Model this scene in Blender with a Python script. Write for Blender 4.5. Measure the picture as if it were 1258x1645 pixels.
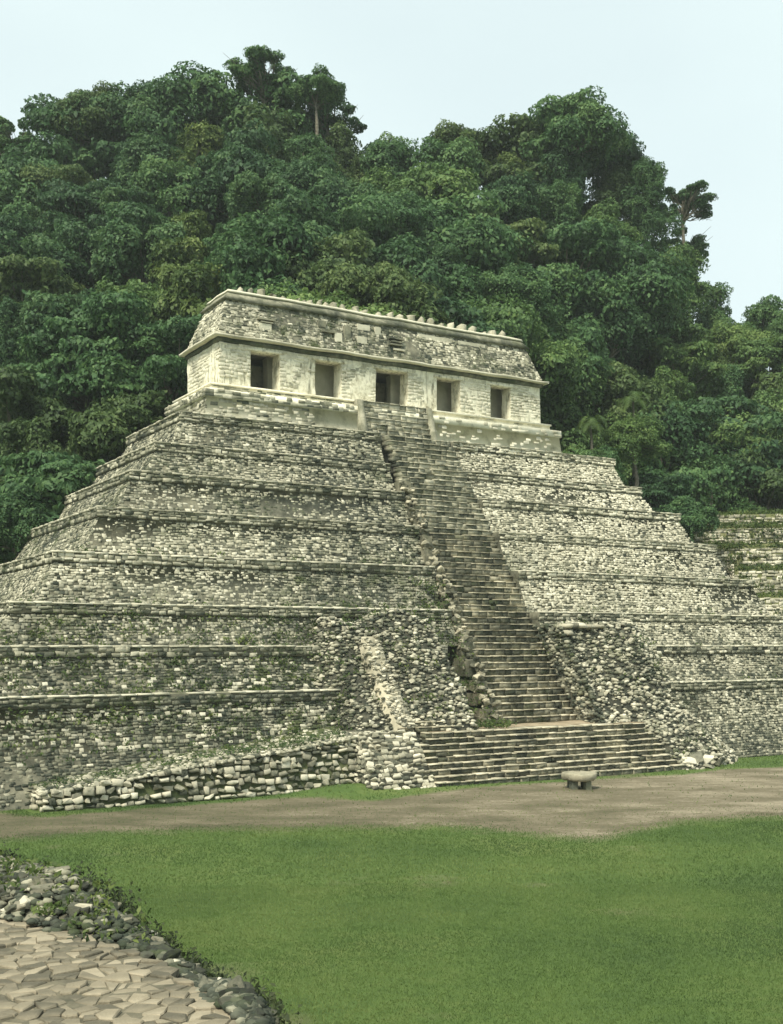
import bpy, math, random
import numpy as np
from mathutils import Matrix, Vector

for o in list(bpy.data.objects):
    bpy.data.objects.remove(o, do_unlink=True)
scene = bpy.context.scene
COL = scene.collection
R = math.radians

# ------------------------------------------------------------------ camera
CAMZ = 6.3
cam_d = bpy.data.cameras.new('camera')
cam = bpy.data.objects.new('camera', cam_d)
COL.objects.link(cam)
cam.location = (0, 0, CAMZ)
cam.rotation_euler = (R(90), 0, 0)
cam_d.sensor_fit = 'HORIZONTAL'
cam_d.sensor_width = 36.0
cam_d.lens = 36.0 * 1834 / 1258
cam_d.shift_y = (1036 - 822.5) / 1258
cam_d.clip_end = 3000
scene.camera = cam
FPX, CX, HY = 1834.0, 629.0, 1036.0

# ------------------------------------------------------------------ sky, sun, exposure
SUN = Vector((-0.30, -0.50, 0.80)).normalized()        # direction towards the sun
el = math.asin(SUN.z)
rot = math.atan2(SUN.x, SUN.y)
w = bpy.data.worlds.new('World')
scene.world = w
w.use_nodes = True
nt = w.node_tree
nt.nodes.clear()
out = nt.nodes.new('ShaderNodeOutputWorld')
bg = nt.nodes.new('ShaderNodeBackground')
sky = nt.nodes.new('ShaderNodeTexSky')
sky.sky_type = 'NISHITA'
sky.sun_disc = False
sky.sun_elevation = el
sky.sun_rotation = rot
sky.air_density = 1.0
sky.dust_density = 3.0
sky.ozone_density = 1.0
tc = nt.nodes.new('ShaderNodeTexCoord')
mp = nt.nodes.new('ShaderNodeMapping')
mp.inputs['Scale'].default_value = (1.0, 1.0, 2.2)
nz = nt.nodes.new('ShaderNodeTexNoise')
nz.inputs['Scale'].default_value = 1.6
nz.inputs['Detail'].default_value = 4.0
nz.inputs['Roughness'].default_value = 0.45
rmp = nt.nodes.new('ShaderNodeMapRange')
rmp.inputs['From Min'].default_value = 0.3
rmp.inputs['From Max'].default_value = 0.7
rmp.inputs['To Min'].default_value = 0.70
rmp.inputs['To Max'].default_value = 0.90
mixs = nt.nodes.new('ShaderNodeMix')
mixs.data_type = 'RGBA'
mixs.inputs['B'].default_value = (6.8, 7.9, 7.8, 1)      # thin high overcast
bg.inputs['Strength'].default_value = 0.098
nt.links.new(tc.outputs['Generated'], mp.inputs['Vector'])
nt.links.new(mp.outputs[0], nz.inputs['Vector'])
nt.links.new(nz.outputs['Fac'], rmp.inputs['Value'])
nt.links.new(rmp.outputs[0], mixs.inputs['Factor'])
nt.links.new(sky.outputs[0], mixs.inputs['A'])
nt.links.new(mixs.outputs['Result'], bg.inputs['Color'])
nt.links.new(bg.outputs[0], out.inputs['Surface'])

sun_d = bpy.data.lights.new('sun', 'SUN')
sun_d.energy = 3.7
sun_d.angle = R(14)
sun_d.color = (1.0, 0.95, 0.79)
sun = bpy.data.objects.new('sun', sun_d)
COL.objects.link(sun)
sun.location = SUN * 120
sun.rotation_euler = SUN.to_track_quat('Z', 'Y').to_euler()

scene.view_settings.view_transform = 'Standard'
scene.view_settings.look = 'None'
scene.view_settings.exposure = 0.5
scene.view_settings.gamma = 1.0
scene.view_settings.use_curve_mapping = False
scene.render.engine = 'CYCLES'
scene.cycles.max_bounces = 4
scene.cycles.diffuse_bounces = 2
scene.cycles.transparent_max_bounces = 4

rng = np.random.default_rng(11)
random.seed(5)

# ------------------------------------------------------------------ smooth value noise (sum of sines)
class SNoise:
    def __init__(self, seed, dims=3, octs=4, scale=1.0):
        r = np.random.default_rng(seed)
        self.k = []
        for o in range(octs):
            for j in range(5):
                v = r.normal(size=dims)
                v = v / np.linalg.norm(v) * scale * (1.9 ** o) * r.uniform(.7, 1.3)
                self.k.append((v, r.uniform(0, 6.28), 0.62 ** o))
        self.n = math.sqrt(sum(a * a for _, _, a in self.k) / 2)
    def __call__(self, P):
        P = np.asarray(P, float)
        s = np.zeros(P.shape[:-1])
        for v, ph, a in self.k:
            s += a * np.sin(P @ v + ph)
        return s / self.n            # ~ unit variance

# ------------------------------------------------------------------ materials
def new_mat(name):
    m = bpy.data.materials.new(name)
    m.use_nodes = True
    t = m.node_tree
    b = t.nodes['Principled BSDF']
    b.inputs['Specular IOR Level'].default_value = 0.15
    b.inputs['Roughness'].default_value = 0.95
    return m, t, b

def N(t, kind, **kw):
    n = t.nodes.new(kind)
    for k, v in kw.items():
        setattr(n, k, v)
    return n

def ramp(t, stops):
    r = t.nodes.new('ShaderNodeValToRGB')
    e = r.color_ramp.elements
    while len(e) > 1:
        e.remove(e[0])
    e[0].position, e[0].color = stops[0][0], (*stops[0][1], 1)
    for p, c in stops[1:]:
        x = e.new(p)
        x.color = (*c, 1)
    return r

def noise(t, scale, detail=4, rough=.55, coord='Object'):
    c = t.nodes.new('ShaderNodeTexCoord')
    n = t.nodes.new('ShaderNodeTexNoise')
    n.inputs['Scale'].default_value = scale
    n.inputs['Detail'].default_value = detail
    n.inputs['Roughness'].default_value = rough
    t.links.new(c.outputs[coord], n.inputs['Vector'])
    return n

def mapr(t, sock, a, b, c=0., d=1.):
    m = t.nodes.new('ShaderNodeMapRange')
    m.inputs[1].default_value, m.inputs[2].default_value = a, b
    m.inputs[3].default_value, m.inputs[4].default_value = c, d
    t.links.new(sock, m.inputs[0])
    return m.outputs[0]

def math2(t, op, a, b):
    m = t.nodes.new('ShaderNodeMath')
    m.operation = op
    for i, v in enumerate((a, b)):
        if isinstance(v, (int, float)):
            m.inputs[i].default_value = v
        else:
            t.links.new(v, m.inputs[i])
    return m.outputs[0]

def mixc(t, fac, a, b):
    m = t.nodes.new('ShaderNodeMix')
    m.data_type = 'RGBA'
    for nm, v in (('Factor', fac), ('A', a), ('B', b)):
        if isinstance(v, (int, float)):
            m.inputs[nm].default_value = v
        elif isinstance(v, tuple):
            m.inputs[nm].default_value = (*v, 1)
        else:
            t.links.new(v, m.inputs[nm])
    return m.outputs['Result']

def bump(t, b, sock, strength=.4, dist=.03):
    n = t.nodes.new('ShaderNodeBump')
    n.inputs['Strength'].default_value = strength
    n.inputs['Distance'].default_value = dist
    t.links.new(sock, n.inputs['Height'])
    t.links.new(n.outputs[0], b.inputs['Normal'])

def attr(t, name):
    a = t.nodes.new('ShaderNodeAttribute')
    a.attribute_name = name
    return a.outputs['Fac']

STONE_STOPS = [(0., (.040, .046, .035)), (.22, (.105, .110, .083)), (.42, (.255, .246, .178)),
               (.68, (.47, .442, .335)), (1., (.70, .66, .52))]
WARM_STOPS = [(0., (.042, .045, .034)), (.3, (.13, .127, .092)), (.6, (.355, .325, .235)), (1., (.62, .565, .42))]

def stone_mat(name, stops=STONE_STOPS, single=False, mossbase=0.0, blot=1.0):
    m, t, b = new_mat(name)
    if single:
        oi = t.nodes.new('ShaderNodeObjectInfo')
        tint = oi.outputs['Random']
    else:
        tint = attr(t, 'tint')
    nf = noise(t, 3.2, 3, .65)
    big = noise(t, .55, 3, .5)
    tv = math2(t, 'ADD', tint, math2(t, 'MULTIPLY', math2(t, 'SUBTRACT', nf.outputs['Fac'], .5), .55 * blot))
    tv = math2(t, 'ADD', tv, math2(t, 'MULTIPLY', math2(t, 'SUBTRACT', big.outputs['Fac'], .5), .85 * blot))
    r = ramp(t, stops)
    t.links.new(tv, r.inputs[0])
    moss = attr(t, 'moss')
    n2 = noise(t, 1.7, 3, .7)
    fac = math2(t, 'ADD', moss, mossbase)
    fac = math2(t, 'MULTIPLY', fac, mapr(t, n2.outputs['Fac'], .38, .58))
    fac = math2(t, 'MINIMUM', fac, .92)
    n3 = noise(t, .9, 2)
    mcol = mixc(t, mapr(t, n3.outputs['Fac'], .4, .65), (.032, .042, .032), (.055, .072, .026))
    c = mixc(t, fac, r.outputs[0], mcol)
    t.links.new(c, b.inputs['Base Color'])
    nb = noise(t, 14, 2, .7)
    bump(t, b, nb.outputs['Fac'], .6, .03)
    return m

M_STONE = stone_mat('weathered_limestone')
M_WARM = stone_mat('tan_limestone', WARM_STOPS)
M_SINGLE = stone_mat('weathered_limestone_block', single=True)
M_SINGLE_WARM = stone_mat('tan_limestone_block', WARM_STOPS, single=True)

def plain(name, stops, sc=2.0, sc2=12., bs=.5, bd=.03, lo=.3, hi=.7):
    m, t, b = new_mat(name)
    n1 = noise(t, sc, 6, .65)
    r = ramp(t, stops)
    t.links.new(mapr(t, n1.outputs['Fac'], lo, hi), r.inputs[0])
    t.links.new(r.outputs[0], b.inputs['Base Color'])
    n2 = noise(t, sc2, 4, .65)
    bump(t, b, n2.outputs['Fac'], bs, bd)
    return m

M_MORTAR = plain('mossy_mortar', [(0, (.045, .05, .037)), (.5, (.125, .122, .09)), (1, (.24, .228, .165))], 1.3)
M_LEDGE = plain('weedy_ledge', [(0, (.045, .06, .028)), (.45, (.12, .125, .075)), (1, (.33, .31, .22))], .9)
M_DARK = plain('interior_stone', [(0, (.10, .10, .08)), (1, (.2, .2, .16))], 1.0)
M_INNER = plain('inner_plaster', [(0, (.36, .35, .26)), (1, (.58, .55, .43))], 1.0)
M_LANDING = plain('bare_earth_landing', [(0, (.14, .12, .08)), (.5, (.29, .235, .16)), (1, (.4, .33, .23))], 1.2)
M_FLAG = stone_mat('tan_flagstone', [(-0., (.105, .096, .070)), (.25, (.168, .148, .106)), (.7, (.245, .212, .150)), (1., (.32, .277, .20))],
                   single=True, blot=1.5)
M_RUBBLEBED = plain('rubble_bed', [(0, (.02, .024, .018)), (.6, (.06, .06, .045)), (1, (.13, .12, .085))], 3.)

def plaster_mat():
    m, t, b = new_mat('pale_old_plaster')
    n1 = noise(t, .9, 6, .62)
    n2 = noise(t, 3.5, 6, .7)
    v = math2(t, 'ADD', math2(t, 'MULTIPLY', n1.outputs['Fac'], .5), math2(t, 'MULTIPLY', n2.outputs['Fac'], .5))
    r = ramp(t, [(0, (.12, .11, .075)), (.36, (.26, .235, .16)), (.44, (.58, .54, .40)), (.53, (.80, .76, .60)), (1, (.85, .81, .67))])
    t.links.new(v, r.inputs[0])
    # dark drip stains with their own streaky shape
    c = t.nodes.new('ShaderNodeTexCoord')
    mpn = t.nodes.new('ShaderNodeMapping')
    mpn.inputs['Scale'].default_value = (2.6, 2.6, .45)
    t.links.new(c.outputs['Object'], mpn.inputs['Vector'])
    ns = t.nodes.new('ShaderNodeTexNoise')
    ns.inputs['Scale'].default_value = 1.6
    ns.inputs['Detail'].default_value = 5
    t.links.new(mpn.outputs[0], ns.inputs['Vector'])
    f = mapr(t, ns.outputs['Fac'], .53, .68, 0, .85)
    col = mixc(t, f, r.outputs[0], (.13, .125, .08))
    t.links.new(col, b.inputs['Base Color'])
    n4 = noise(t, 7, 5, .7)
    bump(t, b, n4.outputs['Fac'], .6, .05)
    return m
M_PLASTER = plaster_mat()

def leaf_mat(name, dark, mid, light, hue=.03, transl=.33):
    m, t, b = new_mat(name)
    tone = attr(t, 'tone')
    oi = t.nodes.new('ShaderNodeObjectInfo')
    rr = math2(t, 'MULTIPLY', math2(t, 'SUBTRACT', oi.outputs['Random'], .5), .35)
    nb = noise(t, .35, 2, .5)
    v = math2(t, 'ADD', math2(t, 'ADD', tone, rr), math2(t, 'MULTIPLY', math2(t, 'SUBTRACT', nb.outputs['Fac'], .5), .7))
    r = ramp(t, [(0., dark), (.5, mid), (1., light)])
    t.links.new(v, r.inputs[0])
    t.links.new(r.outputs[0], b.inputs['Base Color'])
    b.inputs['Roughness'].default_value = .6
    b.inputs['Specular IOR Level'].default_value = .25
    tr = t.nodes.new('ShaderNodeBsdfTranslucent')
    t.links.new(r.outputs[0], tr.inputs['Color'])
    mx = t.nodes.new('ShaderNodeMixShader')
    mx.inputs[0].default_value = transl
    o = t.nodes['Material Output']
    t.links.new(b.outputs[0], mx.inputs[1])
    t.links.new(tr.outputs[0], mx.inputs[2])
    t.links.new(mx.outputs[0], o.inputs['Surface'])
    return m
M_LEAF = leaf_mat('jungle_leaves', (.030, .072, .028), (.078, .160, .058), (.155, .25, .084))
M_LEAF_Y = leaf_mat('yellow_green_leaves', (.042, .076, .022), (.10, .155, .042), (.18, .235, .068))
M_LEAF_D = leaf_mat('deep_green_leaves', (.024, .058, .026), (.058, .124, .048), (.118, .20, .070))
M_LEAF_O = leaf_mat('olive_leaves', (.034, .064, .023), (.082, .134, .044), (.155, .21, .070))
M_LEAF_B = leaf_mat('fresh_green_leaves', (.040, .086, .026), (.105, .185, .056), (.20, .285, .085))
M_WEED = leaf_mat('weed_leaves', (.03, .055, .015), (.07, .11, .028), (.15, .19, .05))
M_BARK = plain('pale_bark', [(0, (.06, .055, .04)), (1, (.24, .22, .17))], 2.5)
M_BRUSH = leaf_mat('dark_brush_leaves', (.014, .022, .010), (.030, .044, .018), (.062, .080, .032))
M_PALM = leaf_mat('palm_fronds', (.04, .08, .025), (.085, .145, .04), (.15, .21, .06))

# ------------------------------------------------------------------ object helpers
def tag(o, label=None, cat=None, group=None, kind=None):
    if label: o['label'] = label
    if cat: o['category'] = cat
    if group: o['group'] = group
    if kind: o['kind'] = kind
    return o

def empty(name, loc=(0, 0, 0), rz=0, **kw):
    o = bpy.data.objects.new(name, None)
    o.empty_display_size = .5
    o.location = loc
    o.rotation_euler = (0, 0, rz)
    COL.objects.link(o)
    return tag(o, **kw)

def link(name, me, parent=None, mat=None):
    if mat is not None and not me.materials:
        me.materials.append(mat)
    o = bpy.data.objects.new(name, me)
    COL.objects.link(o)
    if parent is not None:
        o.parent = parent
    return o

class Acc:
    """collects vertices / faces (numpy) with per-face float attributes"""
    def __init__(self):
        self.v, self.f3, self.f4, self.a3, self.a4, self.n = [], [], [], [], [], 0
    def add(self, v, f, tint=0.5, moss=0.0):
        v = np.asarray(v, float).reshape(-1, 3)
        f = np.asarray(f, int)
        k = f.shape[1]
        tint = np.broadcast_to(np.asarray(tint, float), (len(f),))
        moss = np.broadcast_to(np.asarray(moss, float), (len(f),))
        (self.f4 if k == 4 else self.f3).append(f + self.n)
        (self.a4 if k == 4 else self.a3).append(np.stack([tint, moss], 1))
        self.v.append(v)
        self.n += len(v)
    def mesh(self, name, a0='tint', a1='moss', smooth=False):
        V = np.concatenate(self.v)
        f4 = np.concatenate(self.f4) if self.f4 else np.zeros((0, 4), int)
        f3 = np.concatenate(self.f3) if self.f3 else np.zeros((0, 3), int)
        A = np.concatenate(self.a4 + self.a3)
        me = bpy.data.meshes.new(name)
        me.vertices.add(len(V))
        me.vertices.foreach_set('co', V.astype(np.float32).ravel())
        nl = f4.size + f3.size
        me.loops.add(nl)
        me.loops.foreach_set('vertex_index', np.concatenate([f4.ravel(), f3.ravel()]).astype(np.int32))
        me.polygons.add(len(f4) + len(f3))
        st = np.concatenate([np.arange(len(f4)) * 4, f4.size + np.arange(len(f3)) * 3]).astype(np.int32)
        me.polygons.foreach_set('loop_start', st)
        if smooth:
            me.polygons.foreach_set('use_smooth', np.ones(len(st), bool))
        for i, nm in enumerate((a0, a1)):
            at = me.attributes.new(nm, 'FLOAT', 'FACE')
            at.data.foreach_set('value', A[:, i].astype(np.float32))
        me.update(calc_edges=True)
        me.validate()
        return me
    def build(self, name, mat, parent=None, smooth=False, a0='tint', a1='moss'):
        return link(name, self.mesh(name, a0, a1, smooth), parent, mat)

BOXF = np.array([[0, 3, 2, 1], [4, 5, 6, 7], [0, 1, 5, 4], [1, 2, 6, 5], [2, 3, 7, 6], [3, 0, 4, 7]])
def box(acc, x0, x1, y0, y1, z0, z1, tint=.5, moss=0., jit=0.):
    v = np.array([[x0, y0, z0], [x1, y0, z0], [x1, y1, z0], [x0, y1, z0],
                  [x0, y0, z1], [x1, y0, z1], [x1, y1, z1], [x0, y1, z1]], float)
    if jit:
        v += rng.normal(0, jit, v.shape)
    acc.add(v, BOXF, tint, moss)

def jgrid_box(acc, x0, x1, y0, y1, z0, z1, step=.35, jit=.03, tint=.5, moss=0.):
    """box whose faces are gridded and roughened"""
    def face(o, eu, ev, lu, lv):
        nu, nv = max(1, int(round(lu / step))), max(1, int(round(lv / step)))
        U, V = np.meshgrid(np.linspace(0, lu, nu + 1), np.linspace(0, lv, nv + 1))
        P = np.array(o) + U[..., None] * np.array(eu) + V[..., None] * np.array(ev)
        P = P.reshape(-1, 3)
        d = ROUGH(P * 1.0)[:, None] * jit
        d2 = ROUGH(P + 37.)[:, None] * jit
        d3 = ROUGH(P + 71.)[:, None] * jit
        P = P + np.concatenate([d, d2, d3], 1)
        i = np.arange((nu + 1) * (nv + 1)).reshape(nv + 1, nu + 1)
        f = np.stack([i[:-1, :-1], i[:-1, 1:], i[1:, 1:], i[1:, :-1]], -1).reshape(-1, 4)
        acc.add(P, f, tint, moss)
    X, Y, Z = x1 - x0, y1 - y0, z1 - z0
    face((x0, y0, z0), (1, 0, 0), (0, 0, 1), X, Z)
    face((x1, y1, z0), (-1, 0, 0), (0, 0, 1), X, Z)
    face((x0, y1, z0), (0, -1, 0), (0, 0, 1), Y, Z)
    face((x1, y0, z0), (0, 1, 0), (0, 0, 1), Y, Z)
    face((x0, y0, z1), (1, 0, 0), (0, 1, 0), X, Y)
    face((x0, y1, z0), (1, 0, 0), (0, -1, 0), X, Y)
ROUGH = SNoise(3, 3, 4, 2.2)

def loft(acc, rings, cap_top=True, tint=.5, moss=0.):
    """rings: list of (list of (x,y), z) with the same point count"""
    n = len(rings[0][0])
    V = np.array([[p[0], p[1], z] for ring, z in rings for p in ring])
    F = []
    for k in range(len(rings) - 1):
        for i in range(n):
            j = (i + 1) % n
            F.append([k * n + i, k * n + j, (k + 1) * n + j, (k + 1) * n + i])
    acc.add(V, F, tint, moss)

SG = np.array([[-1, -1], [1, -1], [1, 1], [-1, 1]], float)
def _stone_faces(n):
    b = np.arange(n)[:, None, None] * 12
    F = []
    for r0 in (0, 4):
        for i in range(4):
            j = (i + 1) % 4
            F.append([r0 + i, r0 + j, r0 + 4 + j, r0 + 4 + i])
    F.append([8, 9, 10, 11])
    return (b + np.array(F)[None]).reshape(-1, 4)

def stone_verts(P, ex, ey, en, w, h, d, jit=.19, sink=.07, taper=.74):
    n = len(P)
    w, h, d = [np.broadcast_to(np.asarray(a, float), (n,)) for a in (w, h, d)]
    ex, ey, en = [np.broadcast_to(np.asarray(a, float), (n, 3)) for a in (ex, ey, en)]
    out = []
    jm = rng.normal(0, jit, (n, 4, 2))
    for ring, (sc, dep) in enumerate(((.98, None), (1., .5), (taper, 1.))):
        o = SG[None] * sc + (jm if ring else jm * .7)
        if ring == 2:
            o = o + rng.normal(0, jit * .7, (n, 4, 2))
        if dep is None:
            z = np.full((n, 4), -sink)
        else:
            z = d[:, None] * dep * (1 + rng.normal(0, .22, (n, 4)))
        out.append(P[:, None] + o[..., :1] * .5 * w[:, None, None] * ex[:, None]
                   + o[..., 1:] * .5 * h[:, None, None] * ey[:, None] + z[..., None] * en[:, None])
    return np.concatenate(out, 1).reshape(-1, 3)

def add_stones(acc, P, ex, ey, en, w, h, d, tint, moss, **kw):
    if not len(P):
        return
    v = stone_verts(P, ex, ey, en, w, h, d, **kw)
    acc.add(v, _stone_faces(len(P)), np.repeat(tint, 9), np.repeat(moss, 9))

UNIT = []
for i in range(10):
    a = Acc()
    add_stones(a, np.zeros((1, 3)), (1, 0, 0), (0, 0, 1), (0, -1, 0), 1., 1., 1., np.array([.5]), np.array([0.12]), jit=.17, sink=.9, taper=.66)
    UNIT.append(a.mesh('stone_block'))
ICO_V = None
def _ico():
    p = (1 + 5 ** .5) / 2
    v = np.array([[-1, p, 0], [1, p, 0], [-1, -p, 0], [1, -p, 0], [0, -1, p], [0, 1, p], [0, -1, -p], [0, 1, -p],
                  [p, 0, -1], [p, 0, 1], [-p, 0, -1], [-p, 0, 1]], float)
    v /= np.linalg.norm(v[0])
    f = np.array([[0, 11, 5], [0, 5, 1], [0, 1, 7], [0, 7, 10], [0, 10, 11], [1, 5, 9], [5, 11, 4], [11, 10, 2], [10, 7, 6], [7, 1, 8],
                  [3, 9, 4], [3, 4, 2], [3, 2, 6], [3, 6, 8], [3, 8, 9], [4, 9, 5], [2, 4, 11], [6, 2, 10], [8, 6, 7], [9, 8, 1]])
    return v, f
ICO_V, ICO_F = _ico()
def rand_rot(n):
    q = rng.normal(size=(n, 4))
    q /= np.linalg.norm(q, axis=1)[:, None]
    a, b, c, d = q.T
    return np.stack([np.stack([1 - 2 * (c * c + d * d), 2 * (b * c - a * d), 2 * (b * d + a * c)], -1),
                     np.stack([2 * (b * c + a * d), 1 - 2 * (b * b + d * d), 2 * (c * d - a * b)], -1),
                     np.stack([2 * (b * d - a * c), 2 * (c * d + a * b), 1 - 2 * (b * b + c * c)], -1)], 1)
def add_rubble(acc, P, size, tint, moss, flat=.62):
    n = len(P)
    V = np.broadcast_to(ICO_V, (n, 12, 3)) * rng.uniform(.72, 1.25, (n, 12, 1))
    V = np.sign(V) * np.abs(V) ** .62
    V = np.einsum('nij,nvj->nvi', rand_rot(n), V)
    V = V * np.array([1.1, 1.0, flat]) * (np.asarray(size) * .5)[:, None, None] + P[:, None]
    F = (np.arange(n)[:, None, None] * 12 + ICO_F[None]).reshape(-1, 3)
    acc.add(V.reshape(-1, 3), F, np.repeat(tint, 20), np.repeat(moss, 20))
RUB = []
import bmesh
for i in range(14):                      # angular broken blocks: hulls of points in a box
    bm = bmesh.new()
    q = rng.uniform(-1, 1, (15, 3))
    q = q / np.maximum(np.abs(q).max(1), .3)[:, None] * rng.uniform(.72, 1., (15, 1))
    q[:, :] *= .5
    for p in q:
        bm.verts.new(p)
    bmesh.ops.convex_hull(bm, input=bm.verts)
    for v_ in [v_ for v_ in bm.verts if not v_.link_faces]:
        bm.verts.remove(v_)
    bmesh.ops.bevel(bm, geom=list(bm.edges), offset=.035, segments=1, affect='EDGES', profile=.5)
    me_ = bpy.data.meshes.new('rubble_block')
    bm.to_mesh(me_)
    bm.free()
    for nm_, v_ in (('tint', .5), ('moss', .15)):
        at_ = me_.attributes.new(nm_, 'FLOAT', 'FACE')
        at_.data.foreach_set('value', np.full(len(me_.polygons), v_, np.float32))
    RUB.append(me_)

def single(name, me, parent, mat, M):
    if not me.materials:
        me.materials.append(mat)
    o = bpy.data.objects.new(name, me)
    COL.objects.link(o)
    o.parent = parent
    o.matrix_basis = M
    return o

def unit_copies(base, mat):
    r = []
    for m in base:
        c = m.copy()
        c.materials.clear()
        c.materials.append(mat)
        r.append(c)
    return r
UNIT_S = unit_copies(UNIT, M_SINGLE)
UNIT_W = unit_copies(UNIT, M_SINGLE_WARM)
RUB_S = unit_copies(RUB, M_SINGLE)
RUB_W = unit_copies(RUB, M_SINGLE_WARM)

def frame(ex, ey, en, P, w, h, d):
    ex, ey, en = [np.asarray(v, float) for v in (ex, ey, en)]
    return Matrix(((ex[0] * w, -en[0] * d, ey[0] * h, P[0]), (ex[1] * w, -en[1] * d, ey[1] * h, P[1]),
                   (ex[2] * w, -en[2] * d, ey[2] * h, P[2]), (0, 0, 0, 1)))

def rubM(P, s, flat=.75):
    e = Matrix.Rotation(random.uniform(0, 6.28), 4, 'Z') @ Matrix.Rotation(random.gauss(0, .35), 4, 'X')
    return Matrix.Translation(Vector(P)) @ e @ Matrix.Diagonal((s * random.uniform(.85, 1.35), s * random.uniform(.8, 1.1), s * flat * random.uniform(.8, 1.2), 1))

# courses of stones on a ruled panel: bottom edge s0b..s1b, top edge s0t..s1t
def courses(s0b, s1b, s0t, s1t, H, ch=(.11, .19), cw=(.10, .29), skip=.05):
    S, T, Wd, Hh = [], [], [], []
    t = 0.
    while t < H - .06:
        h = rng.uniform(*ch)
        if t + h > H - .05:
            h = H - t
        k = (t + h / 2) / H
        a, b = s0b + (s0t - s0b) * k, s1b + (s1t - s1b) * k
        if b - a > .1:
            m = int((b - a) / np.mean(cw) * 1.6) + 4
            ws = rng.uniform(cw[0], cw[1], m)
            e = a + np.concatenate([[0], np.cumsum(ws)])
            e = e[e < b - .05]
            e = np.append(e, b)
            c, wd = (e[1:] + e[:-1]) / 2, e[1:] - e[:-1]
            keep = rng.random(len(c)) > skip
            c, wd = c[keep], wd[keep]
            S.append(c); Wd.append(wd)
            T.append(np.full(len(c), t + h / 2) + rng.normal(0, h * .14, len(c)))
            Hh.append(h * rng.uniform(.62, 1.12, len(c)))
        t += h
    if not S:
        return [np.zeros(0)] * 4
    return [np.concatenate(q) for q in (S, T, Wd, Hh)]

# ------------------------------------------------------------------ pyramid frame
P0 = np.array([-9.9767, 66.0548])
UD = np.array([.857814, .513960])
ND = np.array([.513960, -.857814])
ANG = math.atan2(UD[1], UD[0])
def loc2w(x, y, z=0.):
    p = P0 + x * UD - y * ND
    return (p[0], p[1], z)
def w2loc(X, Y):
    d0, d1 = X - P0[0], Y - P0[1]
    return d0 * UD[0] + d1 * UD[1], -(d0 * ND[0] + d1 * ND[1])
def at(px, py, Y):
    return ((px - CX) / FPX * Y, Y, CAMZ + (HY - py) / FPX * Y)
def root(name, **kw):
    return empty(name, (P0[0], P0[1], 0), ANG, **kw)

# ================================================================== GROUND
def lawn_mat():
    m, t, b = new_mat('lawn')
    n1 = noise(t, .16, 4, .55)
    n2 = noise(t, 2.2, 5, .7)
    v = math2(t, 'ADD', math2(t, 'MULTIPLY', n1.outputs['Fac'], .65), math2(t, 'MULTIPLY', n2.outputs['Fac'], .35))
    r = ramp(t, [(.33, (.048, .086, .027)), (.5, (.088, .138, .037)), (.66, (.135, .168, .053))])
    t.links.new(v, r.inputs[0])
    n5 = noise(t, 1.1, 4, .6)
    df = math2(t, 'ADD', attr(t, 'dirt'), math2(t, 'MULTIPLY', math2(t, 'SUBTRACT', n5.outputs['Fac'], .5), .9))
    c = t.nodes.new('ShaderNodeTexCoord')
    mpn = t.nodes.new('ShaderNodeMapping')
    mpn.inputs['Scale'].default_value = (.6, 1.25, 1.)
    mpn.inputs['Rotation'].default_value = (0, 0, -.12)
    t.links.new(c.outputs['Object'], mpn.inputs['Vector'])
    n6 = noise(t, .5, 5, .65)
    t.links.new(mpn.outputs[0], n6.inputs['Vector'])
    n7 = noise(t, 6., 5, .8)
    dv = math2(t, 'ADD', math2(t, 'MULTIPLY', n6.outputs['Fac'], .6), math2(t, 'MULTIPLY', n7.outputs['Fac'], .4))
    # paler trodden earth towards the stair's right-hand side
    sx_ = t.nodes.new('ShaderNodeSeparateXYZ')
    t.links.new(c.outputs['Object'], sx_.inputs[0])
    dv = math2(t, 'ADD', dv, mapr(t, sx_.outputs[0], -12, 16, -.06, .07))
    dc = ramp(t, [(.32, (.066, .072, .036)), (.43, (.112, .102, .062)), (.54, (.172, .148, .098)), (.68, (.33, .285, .205))])
    t.links.new(dv, dc.inputs[0])
    t.links.new(mixc(t, mapr(t, df, .2, .8), r.outputs[0], dc.outputs[0]), b.inputs['Base Color'])
    n3 = noise(t, 22, 4, .7)
    bump(t, b, n3.outputs['Fac'], .8, .06)
    return m
M_LAWN = lawn_mat()

MOUNDS = [(-1.9, -19.0, 2.6, .9, .34), (3.0, -20.4, 3.0, .5, .05)]      # local U, y, radii, height
def ground_z(X, Y):
    x, y = w2loc(X, Y)
    z = np.zeros_like(X)
    for mx, my, rx, ry, h in MOUNDS:
        z = z + h * np.exp(-((x - mx) / rx) ** 2 - ((y - my) / ry) ** 2)
    z = z + .05 * np.sin(X * .31 + 1) * np.sin(Y * .27 + .4)
    return z
gx = np.concatenate([[-1600, -700, -300, -130], np.linspace(-60, 60, 161), [130, 300, 700, 1600]])
gy = np.concatenate([[-400, -100, -20], np.linspace(0, 75, 201), [110, 200, 420, 900, 2200]])
GX, GY = np.meshgrid(gx, gy)
GZ = ground_z(GX, GY) * (np.abs(GX) < 61) * (GY > -1) * (GY < 76)
acc = Acc()
idx = np.arange(GX.size).reshape(GX.shape)
acc.add(np.stack([GX, GY, GZ], -1).reshape(-1, 3),
        np.stack([idx[:-1, :-1], idx[:-1, 1:], idx[1:, 1:], idx[1:, :-1]], -1).reshape(-1, 4))
ground = acc.build('ground', M_LAWN, smooth=True)
tag(ground, kind='structure')

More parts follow.
